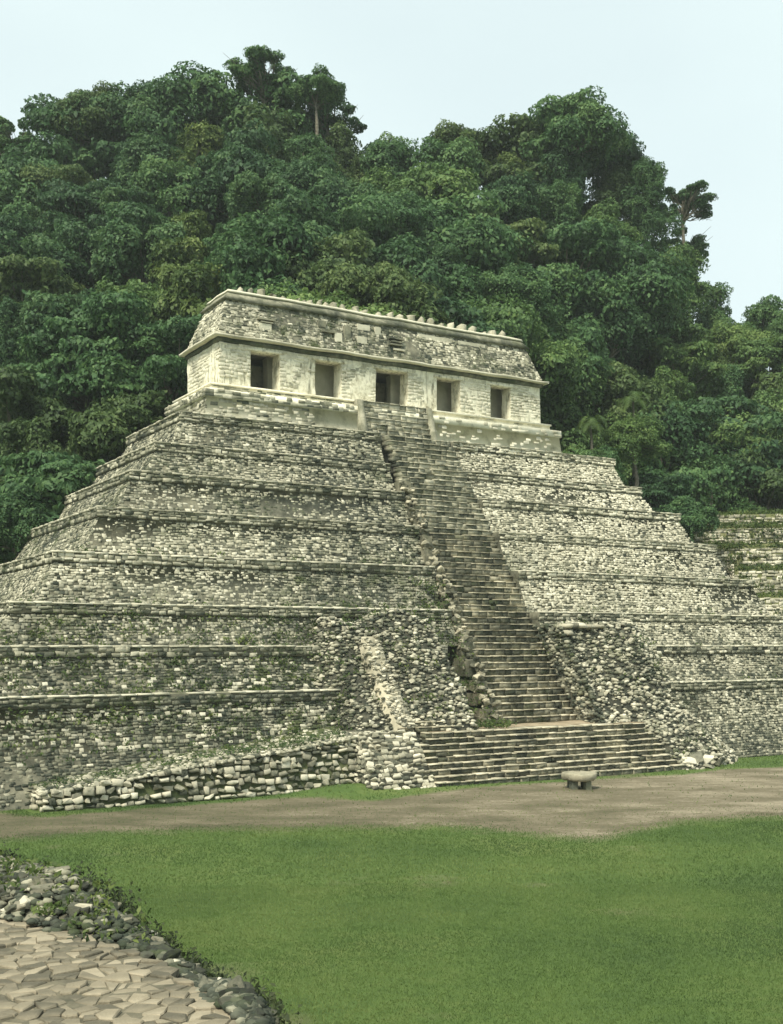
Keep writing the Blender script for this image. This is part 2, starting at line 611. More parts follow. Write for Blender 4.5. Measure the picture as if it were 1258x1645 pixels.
# worn dirt track in front of the pyramid
# near and far edge of the track as (pixel x, y) read on the flat ground
def gpt(px, py):
    Y = CAMZ * FPX / (py - HY)
    return ((px - CX) / FPX * Y, Y)
far_e = [(-260, 1296), (0, 1304), (70, 1312), (250, 1298), (430, 1284), (520, 1283), (600, 1286), (710, 1274), (880, 1258), (1000, 1247), (1100, 1243), (1160, 1236), (1258, 1232), (1500, 1228)]
near_e = [(-500, 1380), (-260, 1362), (0, 1352), (200, 1341), (420, 1338), (600, 1328), (720, 1324), (840, 1336), (960, 1352), (1060, 1330), (1180, 1318), (1258, 1312), (1500, 1302), (2000, 1290)]
def resamp(pts, n):
    W = np.array([gpt(*p) for p in pts])
    xs = np.linspace(-20.5, 27.5, n)
    return np.stack([xs, np.interp(xs, W[:, 0], W[:, 1])], 1)
NE, FE = resamp(near_e, 220), resamp(far_e, 220)
sn1 = SNoise(21, 2, 5, .35)
NE[:, 1] += sn1(NE) * .25
FE[:, 1] += sn1(FE + 40) * .12
NE0, FE0 = NE.copy(), FE.copy()
NE[:, 1] += 1.3 + SNoise(22, 2, 4, 1.6)(NE) * .3
FE[:, 1] -= .5 + .1 * SNoise(23, 2, 4, 1.6)(FE)
K = 40
acc = Acc()
k = np.linspace(0, 1, K)[:, None, None]
PP = (1 - k) * NE[None] + k * FE[None]
PZ = ground_z(PP[..., 0], PP[..., 1]) + .005
idx = np.arange(K * 220).reshape(K, 220)
acc.add(np.concatenate([PP, PZ[..., None]], -1).reshape(-1, 3),
        np.stack([idx[:-1, :-1], idx[:-1, 1:], idx[1:, 1:], idx[1:, :-1]], -1).reshape(-1, 4))
dirt_path = acc.build('dirt_path', M_LAWN, smooth=True)
tag(dirt_path, kind='structure')
WORN = SNoise(91, 2, 5, .55)
def dirt_amt(X, Y):
    a = (Y - np.interp(X, NE0[:, 0], NE0[:, 1]) + 1.3) / 2.6
    b = (np.interp(X, FE0[:, 0], FE0[:, 1]) - Y + .5) / 1.0
    q = np.stack([np.asarray(X, float), np.asarray(Y, float)], -1)
    worn = np.clip(.42 * (WORN(q) - .9), 0, .5)
    return np.maximum(np.clip(np.minimum(a, b), 0, 1), worn)
def in_dirt(X, Y):
    return np.random.default_rng(3).random(np.shape(X)) < dirt_amt(X, Y) * 1.15 - .1
at_ = ground.data.attributes.new('dirt', 'FLOAT', 'POINT')
at_.data.foreach_set('value', dirt_amt(GX.ravel(), GY.ravel()).astype(np.float32))
at_ = dirt_path.data.attributes.new('dirt', 'FLOAT', 'POINT')
at_.data.foreach_set('value', dirt_amt(PP[..., 0].ravel(), PP[..., 1].ravel()).astype(np.float32))

# ================================================================== STEPPED PYRAMID
# per terrace: height of the shadow line under its band, and how far it stands out left / front / right of the temple
TER = [(3.75, 18.6, 15.30, 14.4), (5.77, 16.5, 13.65, 12.8), (7.65, 14.3, 11.95, 11.2), (10.03, 12.03, 10.13, 9.46),
       (12.37, 9.46, 8.31, 7.92), (14.48, 7.33, 6.61, 6.37), (16.33, 5.44, 4.82, 4.62), (18.33, 3.60, 3.49, 3.45)]
FOOT0 = (0., 20.2, 17.0, 16.1)
WID = 23.5
BAND = .46
YB = 5.6
SL, SR, ND_ = 8.4, 13.85, 2.6          # stair notch
STZ0, STN0, STZ1, STN1 = 2.3, 15.3, 18.8, 3.25
def stair_x(z):
    return 8.4 + 1.0 * min(1., max(0., (z - 2.3) / 16.5))
def stair_n(z):
    return STN0 + (STN1 - STN0) * (z - STZ0) / (STZ1 - STZ0)

pyr = root('stepped_pyramid', label='tall grey limestone pyramid of eight stepped terraces with a central stair', cat='pyramid')
mossN = SNoise(5, 3, 4, .32)
mossF = SNoise(6, 3, 3, 1.1)
paleN = SNoise(7, 3, 3, .22)

def tint_moss(P, zone, base=.5, mbase=.3):
    """P local coords; patches of lichen, moss and clean stone with shapes of their own"""
    n = len(P)
    x, y, z = P.T
    m = mbase + .27 * mossN(P) + .10 * mossF(P) + .16 * mossN(P * np.array((.7, .7, 3.2)) + 11.)
    t = base + .06 * paleN(P)
    if zone == 'front':
        ll = np.clip((9.5 - z) / 4, 0, 1) * np.clip((7 - x) / 5, 0, 1)
        m += .46 * ll
        t -= .13 * ll
        rgt = np.clip((x - 12) / 3, 0, 1) * np.clip((z - 6) / 3, 0, 1)
        m -= .22 * rgt
        t += .10 * rgt
        ul = np.exp(-((x + 2.5) / 4) ** 2 - ((z - 15) / 3.5) ** 2)
        m += .22 * ul
        fr = np.clip((x - 30) / 4, 0, 1)
        m += .25 * fr
    elif zone == 'side':
        m += .22
        t -= .05
    r = np.clip(rng.normal(t, .19, n), 0.02, 1.)
    return r, np.clip(m, 0, .95)

def slope_axes(p_low, p_high):
    d = np.array(p_high) - np.array(p_low)
    L = np.linalg.norm(d)
    return d / L, L

stone_budget = {0: 190, 1: 110}
weed_pts = []
prev = FOOT0
prev_top = 0.
for k, (zd, a, b, c) in enumerate(TER):
    if k == 0:
        fa, fb, fc = prev[1], prev[2], prev[3]
    else:
        q = .46
        fa, fb, fc = a + q * (prev[1] - a), b + q * (prev[2] - b), c + q * (prev[3] - c)
    zt = zd + BAND
    nxt = TER[k + 1] if k < 7 else (20.39, 1.15, .94, .88)
    sl = 6.75 if k < 2 else stair_x(zd) - .6
    def ring(a_, b_, c_, sl=sl):
        return [(-a_, -b_), (sl, -b_), (sl, -b_ + ND_), (SR, -b_ + ND_), (SR, -b_), (WID + c_, -b_), (WID + c_, YB), (-a_, YB)]
    acc = Acc()
    loft(acc, [(ring(fa, fb, fc), prev_top - .02), (ring(a, b, c), zd), (ring(a + .10, b + .10, c + .10), zd + .01), (ring(a + .03, b + .03, c + .03), zt)])
    ter = acc.build('terrace', M_MORTAR, pyr)
    acc = Acc()
    qa, qb, qc = (nxt[1] - .2, nxt[2] - .2, nxt[3] - .2)
    loft(acc, [(ring(a + .03, b + .03, c + .03), zt), (ring(qa, qb, qc), zt + .06)])
    acc.build('ledge', M_LEDGE, ter)
    acc = Acc()
    singles = []
    # front, both sides of the stair
    for (s0b, s1b, s0t, s1t) in ((-fa, sl - .05, -a, sl - .05), (SR + .05, WID + fc, SR + .05, WID + c)):
        ey, L = slope_axes((0, -fb, prev_top), (0, -b, zd))
        en = np.cross((1, 0, 0), ey)
        S, T, Wd, Hh = courses(s0b, s1b, s0t, s1t, L)
        P = np.stack([S, -fb + T * ey[1], prev_top + T * ey[2]], 1)
        P += en * (.02 * mossF(P * .5))[:, None]
        ti, mo = tint_moss(P, 'front', .56 if k > 2 else .50, .26)
        if k in stone_budget and s0b < 0:
            vis = np.where((S > -15.5) & (S < 0.2) & ((k > 0) | (T > 1.5)))[0]
            sel = vis[np.argsort(-(Wd * Hh)[vis])[:stone_budget[k]]]
            for i in sel:
                singles.append((P[i], (1, 0, 0), ey, en, Wd[i], Hh[i], rng.uniform(.03, .08)))
            keep = np.ones(len(S), bool)
            keep[sel] = False
            P, Wd, Hh, ti, mo = P[keep], Wd[keep], Hh[keep], ti[keep], mo[keep]
        add_stones(acc, P, (1, 0, 0), ey, en, Wd * .97, Hh * .96, rng.uniform(.012, .065, len(P)), ti, mo, taper=.82)
        # projecting band: two courses of flatter blocks
        e0, e1 = s0t - (.14 if s0b < 0 else 0), s1t + (.14 if s0b > 0 else 0)
        S, T, Wd, Hh = courses(e0, e1, e0, e1, BAND - .05, (.13, .2), (.15, .5), .03)
        P = np.stack([S, -b - .09 + T * .12, zd + .03 + T], 1)
        ti, mo = tint_moss(P, 'front', .58 if k > 2 else .50, .24)
        add_stones(acc, P, (1, 0, 0), (0, 0, 1), (0, -1, 0), Wd * .96, Hh * .93, rng.uniform(.02, .07, len(P)), ti, mo, taper=.85)
        # capping slabs
        S, T, Wd, Hh = courses(e0, e1, e0, e1, .07, (.07, .07), (.35, .95), .08 if k > 3 else .03)
        P = np.stack([S, np.full(len(S), -b + .02), np.full(len(S), zt + .045)], 1)
        ti = np.clip(rng.normal(.84 if k in (1, 2, 3, 0) else .58, .12, len(P)), 0, 1)
        V = []
        for i in range(len(P)):
            x0, x1 = S[i] - Wd[i] * .49, S[i] + Wd[i] * .49
            yy = -b - .10 - rng.uniform(0, .05)
            box(acc, x0, x1, yy, -b + .3, zt - .035, zt + .045 + rng.uniform(-.015, .02), ti[i], .08, .008)
        for i in range(int(Wd.sum() * (1.6 if k < 4 else .6))):
            weed_pts.append((rng.uniform(e0, e1), -b + rng.uniform(.0, .9), zt + .07, k))
    # left side
    for part in ('wall', 'band', 'cap'):
        if part == 'wall':
            ey, L = slope_axes((-fa, 0, prev_top), (-a, 0, zd))
            en = np.cross((0, -1, 0), ey)
            S, T, Wd, Hh = courses(-YB, fb, -YB, b, L)
            P = np.stack([-fa + T * ey[0], -S, prev_top + T * ey[2]], 1)
            ti, mo = tint_moss(P, 'side', .47)
            add_stones(acc, P, (0, -1, 0), ey, en, Wd * .97, Hh * .96, rng.uniform(.01, .05, len(P)), ti, mo, taper=.82)
        elif part == 'band':
            S, T, Wd, Hh = courses(-YB, b + .12, -YB, b + .12, BAND - .05, (.19, .23), (.25, .7), .02)
            P = np.stack([-a - .09 + T * .12, -S, zd + .03 + T], 1)
            ti, mo = tint_moss(P, 'side', .5, .3)
            add_stones(acc, P, (0, -1, 0), (0, 0, 1), (-1, 0, 0), Wd * .96, Hh * .93, rng.uniform(.015, .06, len(P)), ti, mo, taper=.85)
        else:
            e = np.arange(-YB, b + .1, .6)
            for i in range(len(e) - 1):
                box(acc, -a - .10 - rng.uniform(0, .05), -a + .3, -e[i + 1] + .01, -e[i] - .01, zt - .035, zt + .05 + rng.uniform(-.015, .02),
                    float(np.clip(rng.normal(.6, .13), 0, 1)), .1, .008)
    o = acc.build('masonry', M_STONE, ter)
    o['kind'] = 'stuff'
    for (P, ex, ey, en, w_, h_, d_) in singles:
        single('stone', random.choice(UNIT_S), ter, M_SINGLE, frame(ex, ey, en, P, w_ * .96, h_ * .94, d_))
    prev, prev_top = (zd, a, b, c), zt

M_PLATF = plain('platform_plaster', [(0, (.34, .325, .235)), (.3, (.60, .57, .43)), (.55, (.76, .72, .56)), (1, (.82, .78, .64))], 1.1)
# temple platform on top (two steps, third is the lip the doors open on)
acc = Acc()
def ring4(a_, b_, c_, yb=YB):
    return [(-a_, -b_), (WID + c_, -b_), (WID + c_, yb), (-a_, yb)]
zb = prev_top
loft(acc, [(ring4(1.35, 1.15, 1.05), zb - .02), (ring4(1.15, .94, .88), 20.39), (ring4(1.27, 1.06, 1.0), 20.40), (ring4(1.25, 1.04, .98), 20.86),
           (ring4(.72, .52, .45), 20.88), (ring4(.70, .5, .42), 21.2), (ring4(.78, .58, .5), 21.21), (ring4(.78, .58, .5), 21.32), (ring4(-2, -2, -2, 3), 21.33)])
plat = acc.build('temple_platform', M_PLATF, pyr)
acc = Acc()
ey, L = slope_axes((0, -1.15, zb), (0, -.94, 20.39))
en = np.cross((1, 0, 0), ey)
def plat_row(s0, s1, y, z0, z1, d=(.01, .045), base=.62, mb=.12):
    S, T, Wd, Hh = courses(s0, s1, s0, s1, z1 - z0, (.17, .24), (.25, .6), .02)
    P = np.stack([S, np.full(len(S), y), z0 + T], 1)
    kp = (rng.random(len(S)) < np.where(S > 13.8, .35, .8))
    S, T, Wd, Hh, P = S[kp], T[kp], Wd[kp], Hh[kp], P[kp]
    ti, mo = tint_moss(P, 'plat', base, mb)
    rg = np.clip((S - 14) / 1., 0, 1)
    ti, mo = np.clip(ti * (1 - .5 * rg) + .45 * rg, 0, 1), mo * (1 - .8 * rg)
    add_stones(acc, P, (1, 0, 0), (0, 0, 1), (0, -1, 0), Wd * .97, Hh * .95, rng.uniform(*d, len(P)) * .6, ti, mo, taper=.93, jit=.06)
S, T, Wd, Hh = courses(-1.3, WID + 1., -1.15, WID + .88, L, (.17, .25), (.2, .5), .02)
P = np.stack([S, -1.15 + T * ey[1], zb + T * ey[2]], 1)
kp = (rng.random(len(S)) < np.where(S > 13.8, .2, .7)) & (mossF(P) > -.6)
S, T, Wd, Hh, P = S[kp], T[kp], Wd[kp], Hh[kp], P[kp]
ti, mo = tint_moss(P, 'plat', .62, .12)
rg = np.clip((S - 14) / 1., 0, 1)
add_stones(acc, P, (1, 0, 0), ey, en, Wd * .98, Hh * .97, rng.uniform(.005, .025, len(P)), np.clip(ti * (1 - .5 * rg) + .45 * rg, 0, 1), mo * (1 - .8 * rg), taper=.93, jit=.06)
plat_row(-1.27, WID + 1., -1.06, 20.42, 20.84)
plat_row(-.7, WID + .42, -.5, 20.9, 21.18, base=.5, mb=.3)
ey2, L2 = slope_axes((-1.35, 0, zb), (-1.15, 0, 20.39))
S, T, Wd, Hh = courses(-YB, 1.15, -YB, .94, L2, (.17, .25), (.2, .5), .02)
P = np.stack([-1.35 + T * ey2[0], -S, zb + T * ey2[2]], 1)
ti, mo = tint_moss(P, 'side', .6, .0)
add_stones(acc, P, (0, -1, 0), ey2, np.cross((0, -1, 0), ey2), Wd * .97, Hh * .95, rng.uniform(.01, .04, len(P)), ti, mo)
S, T, Wd, Hh = courses(-YB, 1.05, -YB, 1.05, .42, (.19, .22), (.25, .6), .02)
P = np.stack([np.full(len(S), -1.27), -S, 20.42 + T], 1)
ti, mo = tint_moss(P, 'side', .6, .0)
add_stones(acc, P, (0, -1, 0), (0, 0, 1), (-1, 0, 0), Wd * .97, Hh * .95, rng.uniform(.01, .04, len(P)), ti, mo, taper=.86)
o = acc.build('masonry', M_STONE, plat)
o['kind'] = 'stuff'

# ---- main stair: one worn step after another
stair = empty('main_stair')
stair.parent = pyr
acc = Acc()
v = [(SL + .1, -stair_n(1.5) , 1.5), (SR - .05, -stair_n(1.5), 1.5), (SR - .05, -stair_n(19.) + .1, 18.7), (SL + 1.1, -stair_n(19.) + .1, 18.7)]
v2 = [(p[0], p[1] + .32, p[2]) for p in v]
acc.add(np.array(v2), np.array([[0, 1, 2, 3]]))
acc.build('stair_core', M_MORTAR, stair)
NST = 48
rise = (STZ1 - STZ0) / NST
def make_step(x0, x1, n, z0, rise, depth, warm, parent, mat, name='step', pale=.62, wob=.03, tread_t=.058, rt=.30):
    acc = Acc()
    L = x1 - x0
    e = [x0]
    while e[-1] < x1 - .25:
        e.append(e[-1] + rng.uniform(.3, .75))
    e[-1] = x1
    dy = wob * np.sin(np.linspace(0, 3 + rng.uniform(0, 3), len(e)) + rng.uniform(0, 6))
    for i in range(len(e) - 1):
        t = float(np.clip(rng.normal(rt, .12), 0, 1))
        p = float(np.clip(rng.normal(pale, .12), 0, 1))
        yy = -n + dy[i] + rng.normal(0, .018)
        box(acc, e[i] + .005, e[i + 1] - .005, yy + .05, yy + depth, z0, z0 + rise - tread_t, t, .32 + .2 * rng.normal(), .010)  # mossy riser, toned darker than the tread: light from above put into colour
        if rng.random() > .05:
            box(acc, e[i] + .004, e[i + 1] - .004, yy + rng.uniform(-.02, .03), yy + depth, z0 + rise - tread_t + .004, z0 + rise + rng.normal(0, .012), p, .12, .010)  # tread slab toned pale as if lit from above
    return acc.build(name, mat, parent)
for i in range(NST):
    z0 = STZ0 + i * rise
    make_step(stair_x(z0) - .05 + rng.normal(0, .05), SR + rng.normal(0, .06), stair_n(z0), z0, rise, .9, 0, stair, M_WARM if i < 30 else M_STONE, pale=.74 if i < 22 else .64, rt=.30 if i < 22 else .38)
# short flight cut through the temple platform, with sloping side slabs
for i in range(7):
    z0 = prev_top + i * (21.28 - prev_top) / 7
    make_step(9.0, 13.6, 1.62 - i * .11, z0, (21.28 - prev_top) / 7, 1.2, 0, stair, M_STONE, pale=.72, rt=.68, tread_t=.05)
for xs in (8.62, 13.62):
    acc = Acc()
    v = []
    for x in (xs, xs + .36):
        v += [(x, -1.85, prev_top), (x, -.5, prev_top), (x, -.5, 21.3), (x, -1.0, 21.3)]
    v = np.array(v) + rng.normal(0, .015, (8, 3))
    acc.add(v, [[0, 1, 2, 3], [7, 6, 5, 4], [0, 3, 7, 4], [3, 2, 6, 7], [1, 5, 6, 2]], .5, .45)
    acc.build('side_slab', M_STONE, stair)

# ruined balustrade on the left of the stair
bal = Acc()
box(bal, 7.85, 8.35, -15.6, -15.2, 2.2, 2.5)
zz = np.linspace(2.5, 15.5, 20)
for z in zz:
    n_ = stair_n(z)
    hgt = .25 + .25 * math.sin(z * 1.3) + .1 * math.sin(z * 3.7)
    if z > 13: hgt *= .4
    xb = stair_x(z)
    jgrid_box(bal, xb - .6 + .1 * math.sin(z * 2.1), xb + .02, -n_ - .45 - .5 * max(0., 1 - (z - 2) / 7) - .15 * math.sin(z * 1.7), -n_ + .8, z - .55, z - .1 + hgt, .3, .06, .4, .45)
balo = bal.build('balustrade', M_WARM, stair)
for i in range(295):
    z = 2.4 + 13 * (i / 295) + rng.normal(0, .1)
    n_ = stair_n(z)
    s = rng.uniform(.22, .5) * (1 if z < 12 else .7)
    single('balustrade_stone', random.choice(RUB_W), stair, M_SINGLE_WARM,
           rubM((stair_x(z) + rng.uniform(-.65, .05), -n_ - rng.uniform(.0, .6) - .5 * max(0., 1 - (z - 2) / 7), z + rng.uniform(-.3, .5)), s))

# ================================================================== TEMPLE
tem = root('temple', label='long flat-roofed stone temple with five doorways on top of the pyramid', cat='temple')
FZ, DZ, WZ = 21.33, 23.6, 23.88
DOORS = [(1.99, 3.85), (6.26, 8.02), (10.49, 12.83), (15.05, 16.85), (19.31, 20.96)]
TD = 5.0
edges = [0.] + [q for d in DOORS for q in d] + [WID]
for i in range(0, 12, 2):
    acc = Acc()
    jgrid_box(acc, edges[i], edges[i + 1], 0., .95, FZ - .05, WZ, .2, .022)
    p = acc.build('pier', M_PLASTER, tem)
for (d0, d1) in DOORS:
    acc = Acc()
    jgrid_box(acc, d0 - .01, d1 + .01, .02, .93, DZ + .12, WZ, .25, .012)
    acc.build('door_head', M_PLASTER, tem)
    acc = Acc()
    box(acc, d0 - .22, d1 + .22, -.05, .9, DZ, DZ + .15, .85, 0, .006)
    acc.build('lintel', M_PLASTER, tem)
for (nm, b_) in (('side_wall', (.0, .95, .96, TD)), ('side_wall', (WID - .95, WID, .96, TD)), ('back_wall', (.96, WID - .96, TD - .7, TD))):
    acc = Acc()
    jgrid_box(acc, *b_, FZ - .05, WZ, .25, .02)
    acc.build(nm, M_PLASTER, tem)
for (o_, ex_, en_, s0_, s1_) in ([((0, 0, 0), (1, 0, 0), (0, -1, 0), edges[i], edges[i + 1]) for i in range(0, 12, 2)] + [((0, 0, 0), (0, -1, 0), (-1, 0, 0), -TD, 0.)]):
    acc = Acc()
    S, T, Wd, Hh = courses(s0_ + .02, s1_ - .02, s0_ + .02, s1_ - .02, WZ - FZ - .02, (.15, .26), (.18, .45), .0)
    P = np.stack([S * ex_[0], S * ex_[1], FZ + T], 1)
    keep = (mossN(P * 2.4) + .5 * mossF(P * 2)) > -.1
    P, Wd, Hh = P[keep], Wd[keep], Hh[keep]
    ti = np.clip(rng.normal(.90, .12, len(P)), 0, 1)
    mo = np.clip(.02 + .22 * mossF(P * 1.5), 0, .5)
    add_stones(acc, P, ex_, (0, 0, 1), en_, Wd * .97, Hh * .95, rng.uniform(.012, .03, len(P)), ti, mo, taper=.92, jit=.07)
    o = acc.build('exposed_stones', M_STONE, tem)
    o['kind'] = 'stuff'
# inner wall of the gallery with its openings behind the first and third doorways
for (x0, x1) in ((.96, 2.5), (3.95, 10.95), (12.75, 22.0), (22.3, WID - .96)):
    acc = Acc()
    jgrid_box(acc, x0, x1, 1.9, 2.6, FZ - .05, WZ, .4, .02)
    acc.build('inner_wall', M_INNER, tem)
acc = Acc()
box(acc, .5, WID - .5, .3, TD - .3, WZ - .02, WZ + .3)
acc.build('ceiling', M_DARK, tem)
# medial cornice
def r4(o):
    return [(-o, -o), (WID + o, -o), (WID + o, TD + o), (-o, TD + o)]
def rough_loft(acc, rings, seg=.5, jit=.012, tint=.5, moss=0.):
    """loft of rectangles with each side subdivided and roughened"""
    n = 0
    out = []
    ref = rings[0][0]
    counts = [max(1, int(math.dist(ref[i], ref[(i + 1) % 4]) / seg)) for i in range(4)]
    for ring_, z in rings:
        pts = []
        for i in range(4):
            p, q = np.array(ring_[i]), np.array(ring_[(i + 1) % 4])
            for j in range(counts[i]):
                pts.append(p + (q - p) * j / counts[i])
        pts = np.array(pts)
        P = np.concatenate([pts, np.full((len(pts), 1), z)], 1)
        P = P + np.stack([ROUGH(P + s) for s in (0., 31., 77.)], 1) * jit
        out.append(P)
    V = np.array(out)
    m = V.shape[1]
    idx = np.arange(V.shape[0] * m).reshape(V.shape[0], m)
    F = np.stack([idx[:-1], np.roll(idx, -1, 1)[:-1], np.roll(idx, -1, 1)[1:], idx[1:]], -1).reshape(-1, 4)
    acc.add(V.reshape(-1, 3), F, tint, moss)
acc = Acc()
rough_loft(acc, [(r4(-.1), WZ), (r4(.06), WZ + .005), (r4(.16), 24.10), (r4(.1), 24.11)], tint=.22, moss=.6)
cor = acc.build('cornice', M_STONE, tem)
acc = Acc()
rough_loft(acc, [(r4(.1), 24.12), (r4(.42), 24.14), (r4(.43), 24.26), (r4(-.1), 24.38)], tint=.82, moss=.05, jit=.02)
acc.build('cornice_lip', M_STONE, cor)
# sloping upper facade
acc = Acc()
rough_loft(acc, [(r4(.10), 24.3), (r4(-.74), 26.64)], .5, .02, .4, .3)
upf = acc.build('upper_facade', M_MORTAR, tem)
acc = Acc()
def upper_tm(P):
    n = len(P)
    m = .66 + .32 * mossN(P * 1.6) + .18 * mossF(P)
    x, y, z = P.T
    pale = np.exp(-((z - 26.3) / .28) ** 2) * (np.sin(x * .9 + 1) + .4 > 0)
    m -= .35 * pale
    t = .50 + .22 * pale + .1 * mossF(P * 1.3 + 9)
    return np.clip(rng.normal(t, .2, n), 0.02, 1), np.clip(m, 0, .9)
ey, L = slope_axes((0, -.10, 24.36), (0, .74, 26.62))
en = np.cross((1, 0, 0), ey)
S, T, Wd, Hh = courses(-.08, WID + .08, .74, WID - .74, L, (.13, .24), (.12, .30), .08)
P = np.stack([S, -.10 + T * ey[1], 24.36 + T * ey[2]], 1)
ti, mo = upper_tm(P)
add_stones(acc, P, (1, 0, 0), ey, en, Wd, Hh, rng.uniform(.0, .035, len(P)), ti, mo, taper=.85)
ey, L = slope_axes((-.10, 0, 24.36), (.74, 0, 26.62))
en = np.cross((0, -1, 0), ey)
S, T, Wd, Hh = courses(-TD, .08, -TD + .7, -.74, L, (.13, .24), (.12, .30), .08)
P = np.stack([-.10 + T * ey[0], -S, 24.36 + T * ey[2]], 1)
ti, mo = upper_tm(P)
add_stones(acc, P, (0, -1, 0), ey, en, Wd, Hh, rng.uniform(.0, .05, len(P)), np.clip(ti + .1, 0, 1), mo * .6)
o = acc.build('masonry', M_STONE, upf)
o['kind'] = 'stuff'
# worn stucco relief: slabs and slots
def relief(x, zc, w_, h_, d_, tint, moss=.05):
    yf = -.10 + (zc - 24.36) / 2.26 * .84
    acc = Acc()
    jgrid_box(acc, x - w_ / 2, x + w_ / 2, yf - d_, yf + .12, zc - h_ / 2, zc + h_ / 2, .15, .012, tint, moss)
    acc.build('relief', M_STONE, upf)
for (x, z, w_, h_, d_, t_) in ((3.1, 25.62, 1.1, .10, .30, .35), (3.1, 25.44, .8, .07, .24, .4), (3.0, 25.15, .8, .42, .07, .95),
                               (12.1, 25.72, 1.0, .09, .32, .3), (12.1, 25.5, .8, .08, .27, .35), (12.0, 25.28, .95, .09, .30, .35), (12.2, 25.0, .8, .12, .14, .8),
                               (6.9, 25.95, .5, .4, .16, .4), (7.3, 25.5, .9, .14, .22, .35), (7.9, 25.2, .5, .55, .10, .85), (8.6, 25.6, .45, .9, .12, .25),
                               (9.6, 25.25, .7, .5, .08, .9), (9.9, 26.2, .9, .35, .07, .85), (10.9, 26.1, .4, .5, .12, .75), (15.3, 26.28, 2.6, .26, .05, .85), (18.2, 26.28, 2.2, .22, .05, .8)):
    relief(x, z, w_, h_, d_, t_)
# roof band, lip, roof
acc = Acc()
rough_loft(acc, [(r4(-.80), 26.60), (r4(-.52), 26.64), (r4(-.90), 27.10), (r4(-1.15), 27.11)], .45, .022, .40, .5)
rb = acc.build('roof_band', M_STONE, tem)
acc = Acc()
rough_loft(acc, [(r4(-1.15), 27.13), (r4(-.84), 27.15), (r4(-.92), 27.30), (r4(-1.35), 27.40)], .45, .02, .92, 0.)
acc.build('roof_lip', M_STONE, rb)
acc = Acc()
rough_loft(acc, [(r4(-1.3), 27.34), (r4(-2.2), 27.42), (r4(-2.49), 27.43)], .6, .02, .4, .4)
acc.build('roof', M_STONE, tem)
# stubs of the fallen roof comb
def roofU(px, n=-1.55):
    A = P0 + n * ND
    r = (px - CX) / FPX
    return (r * A[1] - A[0]) / (UD[0] - r * UD[1])
STUBS = [(386, .35, .5), (403, .5, .3), (420, .48, .38), (439, .4, .45), (455, .42, .34), (468, .2, .5), (479, .42, .35), (488, .25, .4), (499, .5, .38), (514, .5, .32), (524, .5, .3),
         (537, .52, .5), (550.5, .52, .36), (562, .2, .5), (572, .42, .6), (585, .25, .4), (608, .5, .4), (618, .25, .35), (628, .46, .42), (643, .38, .5), (662, .6, .8), (677.5, .5, .4),
         (693, .48, .6), (709.5, .4, .6), (724, .62, .5), (735, .2, .4), (743.6, .4, .75), (760, .42, .5), (778, .35, .45), (792, .38, .7), (807, .32, .5), (818, .2, .4)]
for px, h_, w_ in STUBS:
    x = roofU(px)
    acc = Acc()
    tp = rng.uniform(.55, .9)
    v = []
    tp = rng.uniform(.6, 1.05)
    h_ *= rng.uniform(.55, 1.05)
    w_ *= rng.uniform(.65, .95)
    for (sc, z) in ((1.1, 27.33), (.95, 27.38 + h_ * .8), (tp, 27.38 + h_ * 1.05)):
        for sx, sy in ((-1, -1), (1, -1), (1, 1), (-1, 1)):
            v.append((x + sx * sc * w_ * .36, 1.65 + sy * sc * .25, z))
    v = np.array(v) + rng.normal(0, .045, (12, 3))
    f = [[r + i, r + (i + 1) % 4, r + 4 + (i + 1) % 4, r + 4 + i] for r in (0, 4) for i in range(4)] + [[8, 9, 10, 11]]
    acc.add(v, f, float(rng.uniform(.45, .7)), .2)
    acc.build('roof_comb_stub', M_STONE, tem)

# ================================================================== LOWER STAIR PLATFORM
LZ = 2.3
lp = root('stair_platform', label='broad low flight of steps with a landing at the foot of the main stair', cat='stairs')
NB = 9
for i in range(NB):
    z0 = i * LZ / NB
    x1 = 16.6 - .12 * abs(i - 2) + rng.normal(0, .15) if i > 2 else 17.0 - .3 * i
    x0 = 2.0 if i < 7 else 2.6
    make_step(x0 + rng.normal(0, .03), x1, 20.0 - i * .235, z0 - (.1 if i == 0 else 0), LZ / NB + (.1 if i == 0 else 0), .8, 0, lp, M_WARM, pale=.74, wob=.05)
acc = Acc()
jgrid_box(acc, 2.8, 16.0, -17.95, -14.2, -.3, LZ - .012, .5, .025)
acc.build('landing', M_LANDING, lp)
make_step(2.45, 4.9, 17.75, LZ, .25, .8, 0, lp, M_WARM, pale=.8)
make_step(2.5, 4.4, 17.45, LZ + .25, .22, .8, 0, lp, M_WARM, pale=.85)
